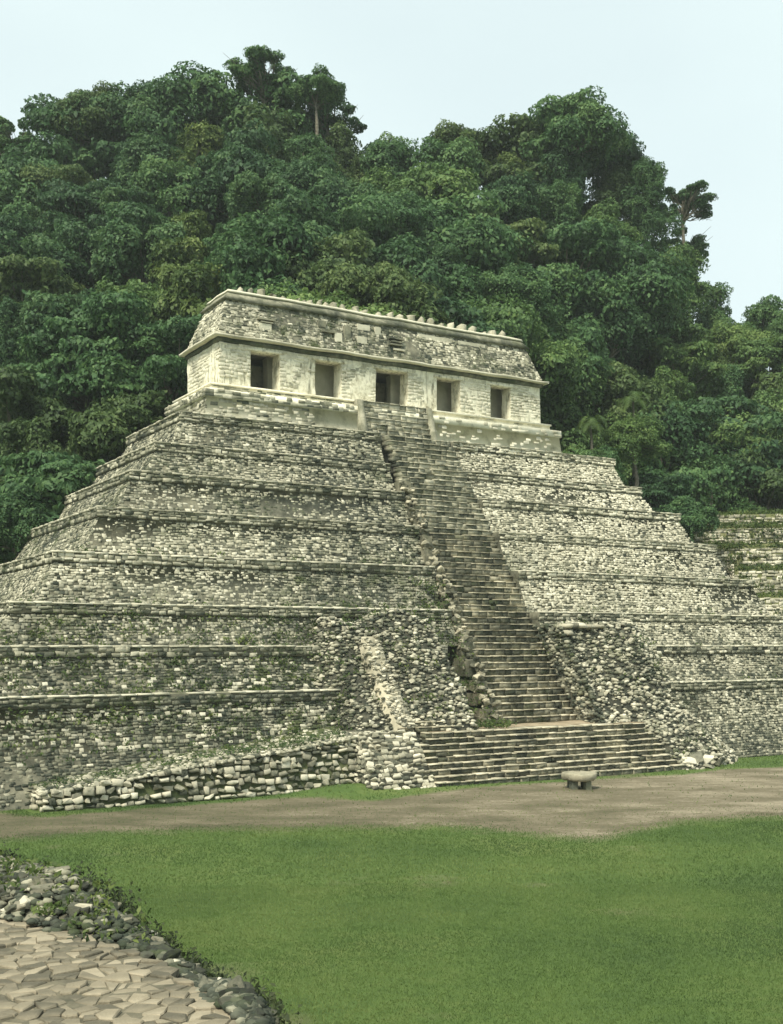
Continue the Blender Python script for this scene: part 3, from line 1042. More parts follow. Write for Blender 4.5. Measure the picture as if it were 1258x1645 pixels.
# masonry end block left of the steps
acc = Acc()
vb = np.array([(-1.25, -20.0, -.1), (2.02, -20.05, -.1), (2.02, -16.6, -.1), (-1.25, -16.6, -.1),
               (-.85, -17.9, LZ + .1), (2.02, -18.0, LZ + .1), (2.02, -16.4, LZ + .15), (-.85, -16.4, LZ + .15)])
acc.add(vb, BOXF, .3, .3)
acc.build('end_block', M_MORTAR, lp)
cnt = 0
def wall_singles(parent, p0, p1, q0, q1, meshes, mat, name='stone', ch=(.17, .27), cw=(.2, .48), d=(.05, .16), skip=.02, cut=None, limit=300, rough=None):
    """courses of separate stones on the quad p0-p1 (foot) q0-q1 (top)"""
    p0, p1, q0, q1 = [np.array(v, float) for v in (p0, p1, q0, q1)]
    ex = (p1 - p0) / np.linalg.norm(p1 - p0)
    upv = ((q0 + q1) - (p0 + p1)) / 2
    upv = upv - ex * (upv @ ex)
    H = np.linalg.norm(upv)
    ey = upv / H
    en = np.cross(ex, ey)
    s0t, s1t = (q0 - p0) @ ex, (q1 - p0) @ ex
    S, T, Wd, Hh = courses(0, (p1 - p0) @ ex, s0t, s1t, H, ch, cw, skip)
    n = 0
    for i in range(len(S)):
        if cut is not None and not cut(S[i], T[i]):
            continue
        if n >= limit:
            break
        P = p0 + ex * S[i] + ey * T[i] + en * rng.uniform(-.05, .04)
        if rough:
            a_ = rng.normal(0, .12); c_, s_ = math.cos(a_), math.sin(a_)
            exi, eyi = ex * c_ + ey * s_, ey * c_ - ex * s_
            if rng.random() < .55:
                single(name, random.choice(rough), parent, mat, frame(exi, eyi, en, P, Wd[i] * rng.uniform(.95, 1.15), Hh[i] * rng.uniform(.9, 1.2), rng.uniform(.2, .4)))
            else:
                single(name, random.choice(meshes), parent, mat, frame(exi, eyi, en, P, Wd[i] * rng.uniform(.85, 1.0), Hh[i] * rng.uniform(.8, 1.05), rng.uniform(*d)))
            n += 1
            continue
        single(name, random.choice(meshes), parent, mat, frame(ex, ey, en, P, Wd[i] * .97, Hh[i] * .96, rng.uniform(*d)))
        n += 1
    return n
M_PALE = stone_mat('pale_rubble_block', [(0., (.10, .10, .075)), (.3, (.29, .275, .205)), (.6, (.52, .48, .36)), (1., (.72, .67, .53))], single=True, blot=.8)
UNIT_P = unit_copies(UNIT, M_PALE)
RUB_P = unit_copies(RUB, M_PALE)
RUB_M = RUB_P + RUB_S
UNIT_M = UNIT_P + UNIT_S + UNIT_S[:4]
c1 = wall_singles(lp, vb[0], vb[1], vb[4], vb[5], UNIT_M, M_PALE, limit=170, rough=RUB_M)
c2 = wall_singles(lp, vb[3], vb[0], vb[7], vb[4], UNIT_M, M_PALE, limit=120, cw=(.18, .4), rough=RUB_M)

# ================================================================== RUBBLE MASSES EITHER SIDE OF THE STAIR
def rubble_mass(name, label, zf, u0, u1, n0, n1, dens, nsingle, tbase, mbase, seed, size=(.16, .42)):
    r = root(name, label=label, cat='rubble')
    nu, nn = int((u1 - u0) / .22), int((n1 - n0) / .22)
    U, Nn = np.meshgrid(np.linspace(u0, u1, nu), np.linspace(n0, n1, nn))
    Z = zf(U, Nn)
    acc = Acc()
    idx = np.arange(U.size).reshape(U.shape)
    acc.add(np.stack([U, -Nn, Z], -1).reshape(-1, 3), np.stack([idx[:-1, :-1], idx[1:, :-1], idx[1:, 1:], idx[:-1, 1:]], -1).reshape(-1, 4))
    acc.build('core', M_RUBBLEBED, r)
    # stones spread evenly over the real (sloping) surface
    e = .05
    cand = int(dens * (u1 - u0) * (n1 - n0) * 5)
    u = rng.uniform(u0, u1, cand)
    n = rng.uniform(n0, n1, cand)
    gu = (zf(u + e, n) - zf(u - e, n)) / (2 * e)
    gn = (zf(u, n + e) - zf(u, n - e)) / (2 * e)
    area = np.sqrt(1 + gu ** 2 + gn ** 2)
    keep = rng.random(cand) < np.minimum(area / 5, 1)
    u, n, gu, gn, area = [q[keep] for q in (u, n, gu, gn, area)]
    z = zf(u, n)
    vis = z > -.05
    u, n, z, gu, gn, area = [q[vis] for q in (u, n, z, gu, gn, area)]
    s = rng.uniform(size[0], size[1], len(u)) * rng.uniform(.7, 1.15, len(u))
    nr = np.stack([-gu, gn, np.ones_like(gu)], 1)
    nr /= np.linalg.norm(nr, axis=1)[:, None]
    P = np.stack([u, -n, z], 1) + nr * (s * .12)[:, None]
    m = np.clip(mbase + .25 * mossF(P * .8) + .1 * mossN(P), 0, .9)
    t = np.clip(rng.normal(tbase, .26, len(u)), .02, 1)
    order = np.argsort(-s)
    sel = order[:nsingle]
    rest = order[nsingle:]
    acc = Acc()
    add_rubble(acc, P[rest], s[rest], t[rest], m[rest])
    o = acc.build('rubble', M_STONE, r)
    o['kind'] = 'stuff'
    for i in sel:
        single('stone', random.choice(RUB_S if rng.random() < .6 else RUB_P), r, M_SINGLE, rubM(P[i], s[i]))
    return r, P
nzB = SNoise(31, 2, 4, .9)
def zL(U, n):
    z = 7.45 - (n - 13.75) * 1.28
    z = np.minimum(z, 7.45)
    z = z - 1.7 * np.maximum(0, .2 - U) - 4.5 * np.maximum(0, U - 5.6)
    z = z + .16 * nzB(np.stack([U, n], -1))
    z = np.where(n > 17.6, z - 1.0 * (n - 17.6), z)
    return z
butt, bP = rubble_mass('rubble_buttress', 'mossy sloping rubble mass left of the main stair with a pale ruined parapet on it', zL, -2.2, 6.7, 12.0, 18.3, 42, 260, .46, .36, 1, (.10, .30))
# parapet running down the buttress
acc = Acc()
def par(n):
    return 7.45 - (n - 13.75) * 1.28 + .10
n_a, n_b = 14.8, 18.0
V = []
for n_ in np.linspace(n_a, n_b, 14):
    zt = par(n_) + .46 + .05 * math.sin(n_ * 3)
    dx = -.75 + (n_ - n_a) * .02
    V += [(1.75 + dx, -n_, zt - 1.5), (1.85 + dx, -n_, zt), (2.7 + dx, -n_, zt + .02), (2.8 + dx, -n_, zt - 1.5)]
F = []
for i in range(13):
    b0 = i * 4
    for j in range(3):
        F.append([b0 + j, b0 + 4 + j, b0 + 5 + j, b0 + 1 + j])
F += [[52, 53, 54, 55]]
acc.add(V, F, .68, .05)
pp = acc.build('parapet', M_WARM, butt)
p_lo = np.array((1.75 + -.75, -n_b, 0)); p_hi = np.array((1.75, -n_a, 0))
for i in range(260):
    f = rng.random()
    n_ = n_b + (n_a - n_b) * f
    dx = -.75 + (n_ - n_a) * .02
    zt = par(n_) + .42
    if i < 205:
        P = (1.85 + dx + rng.uniform(.0, .85), -n_, zt + .05)
        single('parapet_stone', random.choice(RUB_P), butt, M_PALE, rubM(P, rng.uniform(.17, .31), .5))
    else:
        P = (1.78 + dx, -n_, zt - rng.uniform(.1, .9))
        single('parapet_stone', random.choice(RUB_W), butt, M_SINGLE_WARM, rubM(P, rng.uniform(.14, .26), .6))

def zR(U, n):
    A = 7.3 - 1.5 * (n - 13.7) - .8 * np.maximum(0, U - 18.6)
    A = np.minimum(A, 7.3)
    B = 3.3 - .80 * (n - 16.0) - .45 * np.maximum(0, U - 18.8) - 2.2 * np.maximum(0, 16.9 - U)
    B = np.minimum(B, 3.6)
    z = np.maximum(A, B)
    z = z - 3.5 * np.maximum(0, 14.15 - U)
    z = z + .17 * nzB(np.stack([U, n], -1) + 50)
    return np.maximum(z, -.4)
rubr, rP = rubble_mass('rubble_heap', 'grey collapsed stone fill spilling down right of the main stair', zR, 13.75, 23.0, 12.0, 20.6, 38, 280, .47, .34, 2, (.11, .34))
acc = Acc()
nq = 520
zq = rng.uniform(2.3, 7.4, nq)
nn_q = np.array([stair_n(z) for z in zq]) + rng.uniform(-.1, 2.2, nq)
Q = np.stack([SR + rng.uniform(-.02, .22, nq), -nn_q, zq], 1)
add_rubble(acc, Q, rng.uniform(.14, .38, nq), np.clip(rng.normal(.28, .2, nq), 0, 1), np.clip(rng.normal(.5, .2, nq), 0, .9))  # stones toned dark: shadow of the cut put into their colour
o = acc.build('cut_face', M_STONE, rubr)
o['kind'] = 'stuff'
# pale squared blocks left standing at its top corner, and fallen slabs at its foot
for (x, n_, z, w_, h_, d_) in ((14.3, 13.75, 7.32, .5, .28, .4), (14.85, 13.7, 7.34, .45, .26, .4), (15.4, 13.7, 7.35, .55, .26, .4), (16.0, 13.7, 7.3, .5, .22, .4), (16.6, 13.65, 7.3, .5, .22, .4), (14.2, 13.9, 6.95, .45, .3, .4)):
    single('squared_block', random.choice(UNIT_P), rubr, M_PALE, frame((1, 0, 0), (0, 0, 1), (0, -1, 0), (x, -n_, z), w_, h_, d_))
for (x, n_, z, s) in ((17.4, 19.7, .35, .8), (18.0, 19.6, .5, 1.0), (18.9, 19.5, .4, .9), (19.6, 19.8, .25, .7), (18.4, 20.1, .15, .6), (20.3, 19.4, .3, .6), (19.0, 19.0, .7, .6)):
    single('fallen_slab', random.choice(RUB_P), rubr, M_PALE, rubM((x, -n_, z), s, .45))

M_TURF = plain('turf_bank', [(0, (.035, .05, .022)), (.5, (.07, .085, .036)), (1, (.15, .15, .085))], 1.6)
# ================================================================== LOW RETAINING WALL, left
lw = root('low_wall', label='low pale rubble wall with a grassy top at the pyramid foot on the left', cat='wall')
wl = [(-14.6, .72), (-11.8, 1.02), (-8.5, 1.45), (-5.5, 1.75), (-3.6, 1.95), (-1.0, 2.3)]
WN0, WN1 = 18.25, 18.35
def wtop(x):
    return float(np.interp(x, [p[0] for p in wl], [p[1] for p in wl]))
acc = Acc()
V, F = [], []
xs = np.linspace(-14.6, -1.0, 40)
for x in xs:
    t = wtop(x)
    V += [(x, -WN0, -.2), (x, -WN0 + .25, t - .05), (x, -WN0 + .6, t - .02), (x, -16.0, t + .32)]
for i in range(39):
    for j in range(3):
        F.append([i * 4 + j, (i + 1) * 4 + j, (i + 1) * 4 + j + 1, i * 4 + j + 1])
V += [(-14.6, -16.0, -.2)]
F += [[0, 1, 2, 160], [160, 2, 3, 160]][:1]
acc.add(V, F, .3, .5)
acc.build('wall_core', M_TURF, lw)
acc = Acc()
nq = 1500
xq = rng.uniform(-14.6, -1., nq); fq = rng.uniform(0, 1, nq) ** 1.3
Q = np.stack([xq, -WN0 + .05 + fq * 2.2, np.array([wtop(x) for x in xq]) - .08 + fq * .34], 1)
add_rubble(acc, Q, rng.uniform(.08, .26, nq), np.clip(rng.normal(.5, .22, nq), 0, 1), np.clip(rng.normal(.35, .2, nq), 0, .9))
o = acc.build('small_rubble', M_STONE, lw)
o['kind'] = 'stuff'
wall_singles(lw, (-14.6, -WN0, 0), (-1.0, -WN0, 0), (-14.6, -WN0 + .25, 2.3), (-1.0, -WN0 + .25, 2.3), UNIT_M, M_PALE,
             ch=(.19, .31), cw=(.2, .5), cut=lambda s, t: t < wtop(-14.6 + s) - .02, limit=300, d=(.07, .2), rough=RUB_M)
wall_singles(lw, (-14.6, -16.4, 0), (-14.6, -WN0, 0), (-14.6, -16.4, .7), (-14.6, -WN0 + .1, .7), UNIT_P, M_PALE, 'end_stone', cw=(.3, .5), limit=20)

# ================================================================== ALTAR TABLE IN FRONT OF THE STEPS
def gl(px, py):
    X, Y = gpt(px, py)
    return X, Y
AX, AY = gl(931, 1266)
alt = empty('stone_altar', (AX, AY, 0), .3, label='small round stone altar on stubby legs in front of the lower steps', cat='altar')
acc = Acc()
prof = [(.46, .34), (.66, .37), (.74, .44), (.75, .62), (.70, .68), (.4, .70), (.0, .71)]
nseg = 26
V = []
for i, (r_, z) in enumerate(prof):
    for j in range(nseg):
        a_ = 2 * math.pi * j / nseg
        q = r_ * (1 + .07 * math.sin(3 * a_ + 1) + .05 * math.sin(7 * a_ + i * .7) + rng.normal(0, .02))
        V.append((q * math.cos(a_) * 1.02, q * math.sin(a_), z + .02 * math.sin(5 * a_ + i * 2) + rng.normal(0, .012)))
F = [[i * nseg + j, i * nseg + (j + 1) % nseg, (i + 1) * nseg + (j + 1) % nseg, (i + 1) * nseg + j] for i in range(len(prof) - 1) for j in range(nseg)]
acc.add(V, F, .58, .15)
acc.build('altar_slab', M_WARM, alt, smooth=False)
for a_ in (0.5, 2.0, 3.6, 5.1):
    acc = Acc()
    jgrid_box(acc, .42 * math.cos(a_) - .13, .42 * math.cos(a_) + .13, .42 * math.sin(a_) - .13, .42 * math.sin(a_) + .13, -.05, .37, .12, .02, .25, .5)  # legs toned dark: shade under the slab put into their colour
    acc.build('leg', M_STONE, alt)

# ================================================================== RUINED TERRACES, far right
rt = empty('ruined_terrace', (0, 0, 0), 0, label='low ruined terrace walls with grassy ledges beyond the pyramid on the far right', cat='ruin')
ra = np.array((23.6, 92.)); rd = np.array((.985, -.17)); rnrm = np.array((-.17, -.985))
def rpt(s, n_, z):
    p = ra + rd * s + rnrm * n_
    return (p[0], p[1], z)
M_BANK = plain('grassy_bank', [(0, (.06, .075, .03)), (.5, (.13, .14, .06)), (1, (.26, .25, .15))], 1.4)
tiers = [(3.6, 12., 16.9, 17.6), (2.2, .3, 14.25, 15.4), (0., .2, 12.6, 13.6), (-4.0, .0, 9.6, 11.2), (-7., 0, 4., 8.)]
prevn = None
acc = Acc()
secs = [(0., 14.9 + .0), ]
ruin_weeds = []
def tier(s0, s1, nf, zb_, zt_, nb, name='tier', single_n=60, pale=.66):
    acc = Acc()
    V = [rpt(s0, nf, zb_), rpt(s1, nf, zb_), rpt(s1, nf - .15, zt_), rpt(s0, nf - .15, zt_), rpt(s0, nb, zb_), rpt(s0, nb, zt_ + .5), rpt(s1, nb, zt_ + .5)]
    acc.add(V, [[0, 1, 2, 3], [4, 0, 3, 5], [3, 2, 6, 5]], .4, .3)
    t_ = acc.build(name, M_BANK, rt)
    acc = Acc()
    for (p0, p1, q0) in ((V[0], V[1], V[3]), (V[4], V[0], V[5])):
        p0, p1, q0 = [np.array(v) for v in (p0, p1, q0)]
        ex = (p1 - p0) / np.linalg.norm(p1 - p0)
        up = q0 - p0
        up = up - ex * (up @ ex)
        H_ = np.linalg.norm(up)
        up /= H_
        Ls = np.linalg.norm(p1 - p0)
        S, T, Wd, Hh = courses(0, Ls, 0, Ls, H_, (.18, .3), (.2, .55), .06)
        Q = p0 + S[:, None] * ex + T[:, None] * up
        ti = np.clip(rng.normal(pale, .2, len(S)), 0, 1)
        add_stones(acc, Q, ex, up, np.cross(ex, up), Wd * .97, Hh * .96, rng.uniform(.02, .08, len(S)), ti, np.clip(.15 + .25 * mossF(Q), 0, .8), taper=.85)
    o = acc.build('masonry', M_STONE, t_)
    o['kind'] = 'stuff'
    for s_ in rng.uniform(s0, s1, int((s1 - s0) * 9)):
        f_ = rng.random() ** 1.5
        ruin_weeds.append(np.array(rpt(s_, nf - .15 + (nb - nf) * f_, zt_ + .5 * f_ + .05)))
        if rng.random() < .5:
            ruin_weeds.append(np.array(rpt(s_, nf + .05, zb_ + (zt_ - zb_) * rng.random())))
tier(1.8, 10, -1.6, 15.0, 16.9, -6., single_n=80)
tier(0.0, 10, 0.0, 13.6, 15.6, -1.6, single_n=80)
tier(.8, 10, 1.4, 12.0, 13.9, 0., single_n=80)
tier(3.4, 10, 3.3, 9.6, 12.0, 1.4, single_n=60)
tier(1.4, 10, 6.4, 3.0, 9.8, 1.2, single_n=80)

# ================================================================== FOREGROUND: paved platform with a tumbled edge
pe = np.array([(-1.7, 14.6), (-2.05, 15.7), (-2.9, 17.1), (-4.2, 18.9), (-5.6, 20.2), (-7.4, 21.7), (-10., 24.5), (-12.5, 27.5)])   # pavement edge
oe = np.array([(-1.35, 15.6), (-2.2, 18.1), (-3.5, 20.4), (-4.7, 22.4), (-6.0, 24.0), (-7.2, 25.4), (-9.6, 28.6), (-12.5, 32.)])     # outer edge
PZ_ = 1.1
M_SUB = plain('packed_earth', [(0, (.07, .068, .048)), (1, (.20, .178, .125))], 2.5)
pav = empty('pavement', (0, 0, 0), kind='structure')
acc = Acc()
poly = [(-14., 10.), (.6, 10.)] + [tuple(p) for p in pe] + [(-14., 28.)]
V = [(x, y, PZ_ + .028) for x, y in poly] + [(x, y, -.1) for x, y in poly]
import bmesh
bm = bmesh.new()
vs = [bm.verts.new(v) for v in V[:len(poly)]]
bm.faces.new(vs)
me = bpy.data.meshes.new('pavement_bed')
bm.to_mesh(me); bm.free()
link('pavement_bed', me, pav, M_SUB)
# flagstones: clipped Voronoi cells
def clip(poly, p, n):
    out = []
    for i in range(len(poly)):
        a, b = poly[i], poly[(i + 1) % len(poly)]
        da, db = (a - p) @ n, (b - p) @ n
        if da <= 0: out.append(a)
        if da * db < 0: out.append(a + (b - a) * (da / (da - db)))
    return out
def edge_inside(p):           # signed: inside the pavement
    y = np.interp(-p[0], -pe[:, 0], pe[:, 1])
    return p[1] < y
pts = []
sx, sy = .25, .23
for j in range(-1, 72):
    for i in range(-1, 50):
        if rng.random() < .24: continue
        q = np.array((-11. + (i + .5 * (j % 2)) * sx, 12.6 + j * sy)) + rng.normal(0, .075, 2)
        pts.append(q)
pts = np.array(pts)
cells = []
for i, p in enumerate(pts):
    if not (edge_inside(p - np.array((.12, .12))) and -.36 * p[1] - .6 < p[0] and p[1] > 15.0 and p[1] < 24):
        continue
    d = pts - p
    near = np.argsort((d ** 2).sum(1))[1:14]
    cell = [p + np.array(c) * .8 for c in ((-1, -1), (1, -1), (1, 1), (-1, 1))]
    for k_ in near:
        nn_ = d[k_] / np.linalg.norm(d[k_])
        cell = clip(cell, p + d[k_] / 2 - nn_ * rng.uniform(.006, .016), nn_)
        if len(cell) < 3: break
    if len(cell) >= 3:
        cells.append((p, np.array(cell)))
for p, cell in sorted(cells, key=lambda q: q[0][1])[:300]:
    c = cell.mean(0)
    n_ = len(cell)
    h = rng.uniform(-.03, .03)
    cell = cell + rng.normal(0, .012, cell.shape)
    tilt = rng.normal(0, .05, 2)
    def zz_(q, base): return base + (q - c) @ tilt
    mid = c + (cell - c) * .985
    top = c + (cell - c) * rng.uniform(.80, .93)
    V = [(*(q - c), -.06) for q in cell] + [(*(q - c), .035 + h + (q - c) @ tilt) for q in mid] + [(*(q - c), .055 + h + (q - c) @ tilt) for q in top]
    F = []
    for r_ in (0, n_):
        for i in range(n_):
            j = (i + 1) % n_
            F.append((r_ + i, r_ + j, r_ + n_ + j, r_ + n_ + i))
    F.append(tuple(range(2 * n_, 3 * n_)))
    me = bpy.data.meshes.new('flagstone')
    me.from_pydata(V, [], F)
    o = link('flagstone', me, pav, M_FLAG)
    o.location = (c[0], c[1], PZ_)

rw = empty('tumbled_wall', (-4.5, 20.5, 0), label='dark tumbled stone wall edging the paved platform in the left foreground', cat='rubble')
def lerp_edge(E, f):
    L = np.concatenate([[0], np.cumsum(np.linalg.norm(np.diff(E, axis=0), axis=1))])
    s = f * L[-1]
    return np.stack([np.interp(s, L, E[:, 0]), np.interp(s, L, E[:, 1])], -1)
nzF = SNoise(41, 2, 4, .9)
def fg_pos(f, k_):
    a, b = lerp_edge(pe, f), lerp_edge(oe, f)
    p = a + (b - a) * k_[..., None]
    far = np.clip((p[..., 1] - 19.5) / 3, 0, 1)
    hump = np.sin(np.clip(k_, 0, 1) * math.pi) * (.14 + .62 * far)
    z = (PZ_ - .12) * (1 - np.maximum(k_, 0) ** 2.2 * .85) + hump + .13 * nzF(p)
    z = np.where(k_ > .93, z - (k_ - .93) * 9, z)
    return np.concatenate([p, z[..., None]], -1)
ff, kk = np.meshgrid(np.linspace(0, 1, 90), np.linspace(-.04, 1.08, 20))
acc = Acc()
G = fg_pos(ff, kk)
idx = np.arange(ff.size).reshape(ff.shape)
acc.add(G.reshape(-1, 3) - np.array((-4.5, 20.5, .08)), np.stack([idx[:-1, :-1], idx[1:, :-1], idx[1:, 1:], idx[:-1, 1:]], -1).reshape(-1, 4))
acc.build('wall_core', M_RUBBLEBED, rw)
nst = 298
f_ = rng.uniform(0.02, .92, nst); k__ = rng.uniform(.0, 1., nst) ** .9
FP = fg_pos(f_, k__)
M_DARKSTONE = stone_mat('mossy_shaded_block', [(0., (.028, .03, .024)), (.4, (.06, .062, .048)), (.75, (.14, .135, .10)), (1., (.34, .31, .23))], single=True, mossbase=.25)  # dark tones carry both moss and the mound's painted shade
RUB_D = unit_copies(RUB, M_DARKSTONE)
UNIT_D = unit_copies(UNIT, M_DARKSTONE)
for i in range(nst):
    far = FP[i, 1] > 20.8
    s = rng.uniform(.16, .44) if far else rng.uniform(.18, .38)
    dark = rng.random() < (.68 if far and k__[i] < .7 else .95)  # far mound's outer side darker: its unlit face put into stone colour
    single('stone', random.choice(RUB_D if dark else RUB_P), rw, M_DARKSTONE, rubM(FP[i] - np.array((-4.5, 20.5, -.02)), s, .6))
acc = Acc()
f_ = rng.uniform(0, 1, 5200); k__ = rng.uniform(-.06, 1.05, 5200)
Q = fg_pos(f_, k__) - np.array((-4.5, 20.5, .0))
far = (Q[:, 1] + 20.5 > 20.8) & (k__ < .75)  # inner side of the far mound toned paler, as its lit side
add_rubble(acc, Q, rng.uniform(.05, .22, 5200), np.clip(rng.normal(np.where(far, .30, .08), .2), 0, 1), np.where(far, .3, .6))
o = acc.build('small_rubble', M_STONE, rw)
o['kind'] = 'stuff'

# ================================================================== FOLIAGE
def leaf_faces(acc, P, Nrm, L, W, droop, tone, r):
    """rhombic leaves at P facing Nrm, long axis leaning downhill"""
    n = len(P)
    Nrm = Nrm / np.linalg.norm(Nrm, axis=1)[:, None]
    d = r.normal(0, .55, (n, 3))
    d[:, 2] -= droop
    ax = d - Nrm * (d * Nrm).sum(1)[:, None]
    ax /= np.linalg.norm(ax, axis=1)[:, None] + 1e-6
    sd = np.cross(Nrm, ax)
    L, W = L[:, None], W[:, None]
    v = np.stack([P - ax * L * .5, P + sd * W * .5 + Nrm * W * .12, P + ax * L * .5 - Nrm * L * .15, P - sd * W * .5 + Nrm * W * .12], 1)
    F = np.arange(n * 4).reshape(n, 4)
    acc.add(v.reshape(-1, 3), F, tone, 0)

def tube(acc, pts, rad, sides=6, tint=.5):
    pts = np.array(pts, float)
    n = len(pts)
    V = []
    for i in range(n):
        d = pts[min(i + 1, n - 1)] - pts[max(i - 1, 0)]
        d /= np.linalg.norm(d) + 1e-9
        a = np.cross(d, (0.3, .9, .2)); a /= np.linalg.norm(a)
        b = np.cross(d, a)
        for j in range(sides):
            t = 2 * math.pi * j / sides
            V.append(pts[i] + rad[i] * (math.cos(t) * a + math.sin(t) * b))
    F = [[i * sides + j, i * sides + (j + 1) % sides, (i + 1) * sides + (j + 1) % sides, (i + 1) * sides + j] for i in range(n - 1) for j in range(sides)]
    acc.add(V, F, tint, 0)

def make_tree_meshes(seed, H=11., Rr=4., lobes=16, leaf=.34, nleaf=11000, style='round'):
    r = np.random.default_rng(seed)
    cr = Acc(); tr = Acc()
    C, rad = [], []
    for i in range(lobes):
        a = r.uniform(0, 6.28)
        if style == 'round':
            h = r.uniform(.0, 1.)
            rr = Rr * math.sqrt(max(0., 1 - (h * .95) ** 2)) * r.uniform(.45, .9)
            c = (rr * math.cos(a), rr * math.sin(a), H - Rr * 1.25 + h * Rr * 1.05)
            q = r.uniform(.30, .46) * Rr
        elif style == 'layer':
            h = r.uniform(0, 1)
            rr = Rr * (1.05 - .5 * h) * r.uniform(.4, 1.)
            c = (rr * math.cos(a), rr * math.sin(a), H - Rr * 1.3 + h * Rr * 1.25)
            q = r.uniform(.24, .40) * Rr
        elif style == 'column':
            h = r.uniform(0, 1)
            rr = Rr * (.75 - .35 * h) * r.uniform(.3, 1.)
            c = (rr * math.cos(a), rr * math.sin(a), H * .28 + h * H * .66)
            q = r.uniform(.26, .40) * Rr
        else:   # open
            h = r.uniform(0, 1)
            rr = Rr * r.uniform(.25, 1.05)
            c = (rr * math.cos(a), rr * math.sin(a), H - Rr * .9 + h * Rr * .85 - rr * .15)
            q = r.uniform(.14, .25) * Rr
        C.append(c); rad.append(q)
    C, rad = np.array(C), np.array(rad)
    # trunk and limbs up to the lobes
    top = np.array((r.normal(0, .25), r.normal(0, .25), H - Rr * (1.1 if style != 'open' else .9)))
    tube(tr, [(0, 0, -1.5), (r.normal(0, .1), r.normal(0, .1), H * .2), top * np.array((.6, .6, .6)), top], [.34, .27, .22, .17], 8)
    for c in C[:lobes]:
        st = top * np.array((1, 1, r.uniform(.72, 1.)))
        mid = (st + c) / 2 + r.normal(0, .25, 3) + np.array((0, 0, -.15))
        tube(tr, [st, mid, c], [.12, .08, .035], 5)
        if style == 'open':
            for _ in range(3):
                e = c + r.normal(0, 1, 3) * rad[lobes and 0] * .9
                tube(tr, [mid, (mid + e) / 2 + r.normal(0, .1, 3), e], [.05, .035, .015], 4)
    # leaves on lobe shells
    wgt = rad ** 2; wgt /= wgt.sum()
    li = r.choice(lobes, nleaf, p=wgt)
    d = r.normal(size=(nleaf, 3))
    flat = {'round': .8, 'layer': .55, 'column': 1.05, 'open': .6}[style]
    d[:, 2] = np.abs(d[:, 2]) * np.where(r.random(nleaf) < .8, 1, -1)
    d /= np.linalg.norm(d, axis=1)[:, None]
    # lumpy lobes: radius varies over the shell
    ln = SNoise(seed + 100, 3, 3, 3.2)
    rr = rad[li] * (1 + .20 * ln(d * 1.0 + C[li] * .7)) * np.where(r.random(nleaf) < .72, r.uniform(.9, 1.06, nleaf), r.uniform(.4, .95, nleaf))
    P = C[li] + d * rr[:, None] * np.array((1.05, 1.05, flat))
    Nm = d * 1.0 + r.normal(0, .45, (nleaf, 3)) + np.array((0, 0, .45))
    lt = r.normal(0, .11, lobes)
    tone = np.clip(.46 + lt[li] + r.normal(0, .17, nleaf), 0, 1)
    L = leaf * r.uniform(.7, 1.5, nleaf)
    leaf_faces(cr, P, Nm, L, L * r.uniform(.45, .7, nleaf), .7, tone, r)
    # hanging curtains of creeper
    if style in ('column', 'round'):
        ns = 100 if style == 'column' else 36
        for s in range(ns):
            i = r.integers(lobes)
            a = r.uniform(0, 6.28)
            st = C[i] + rad[i] * .9 * np.array((math.cos(a), math.sin(a), -.1))
            ln_ = r.uniform(1.0, 4.6 if style == 'column' else 2.6)
            m = int(ln_ * 24)
            t = r.uniform(0, 1, m)
            P = st + np.stack([r.normal(0, .13, m), r.normal(0, .13, m), -t * ln_], 1)
            out_ = np.array((math.cos(a), math.sin(a), .35))
            leaf_faces(cr, P, out_ + r.normal(0, .4, (m, 3)), leaf * r.uniform(.5, 1., m), leaf * r.uniform(.35, .6, m), 1.2, np.clip(.5 + r.normal(0, .16, m), 0, 1), r)
    return cr.mesh('crown', 'tone', 'moss'), tr.mesh('trunk', 'tint', 'moss')

LOOKS = {   # kind: (style, H, R, lobes, leaf, nleaf, material, words)
    'round': ('round', 11., 4.4, 24, .31, 23000, M_LEAF, 'rounded dark green tree'),
    'dome': ('round', 10., 3.9, 20, .29, 20000, M_LEAF_D, 'deep green domed tree'),
    'layer': ('layer', 11.5, 4.7, 28, .31, 23000, M_LEAF, 'broad layered tree'),
    'column': ('column', 12., 4.0, 28, .29, 22000, M_LEAF_D, 'tall creeper-draped tree'),
    'open': ('open', 12., 4.0, 34, .31, 12000, M_LEAF_D, 'airy open-crowned tree'),
    'yellow': ('column', 10., 3.2, 16, .30, 11000, M_LEAF_Y, 'yellow-green creeper-clad tree'),
}
PROTO = {}
sd = 60
for kname, (style, H, Rr, lb, lf, nl, mat, words) in LOOKS.items():
    PROTO[kname] = []
    for q in range(3 if kname in ('round', 'layer', 'dome', 'column') else 2):
        sd += 7
        lq = (1., .8, 1.1)[q]
        cm, tm = make_tree_meshes(sd, H, Rr, lb, lf * lq, int(nl / lq ** 1.3), style)
        cm.materials.append(mat)
        tm.materials.append(M_BARK)
        PROTO[kname].append((cm, tm, H, Rr))

rr2 = random.Random(4)
def plant(kind, x, y, ztop, scale, label, group=None, sz=1.0, name='jungle_tree'):
    cm, tm, H, Rr = random.choice(PROTO[kind])
    t = empty(name, (x, y, ztop - H * scale * sz), random.uniform(0, 6.28), label=label, cat='tree', group=group)
    t.scale = (scale, scale, scale * sz)
    c = link('crown', cm, t)
    if kind != 'yellow':
        c.material_slots[0].link = 'OBJECT'
        c.material_slots[0].material = rr2.choices([M_LEAF, M_LEAF_D, M_LEAF_O, M_LEAF_B], [3, 1., 1.2, 4.5] if x / y > .12 and ztop < 44 else ([2.2, 4.5, 1., .3] if x / y < -.12 else [3, 2.4, 1.4, 1.2]))[0]
    k_ = link('trunk', tm, t)
    return t

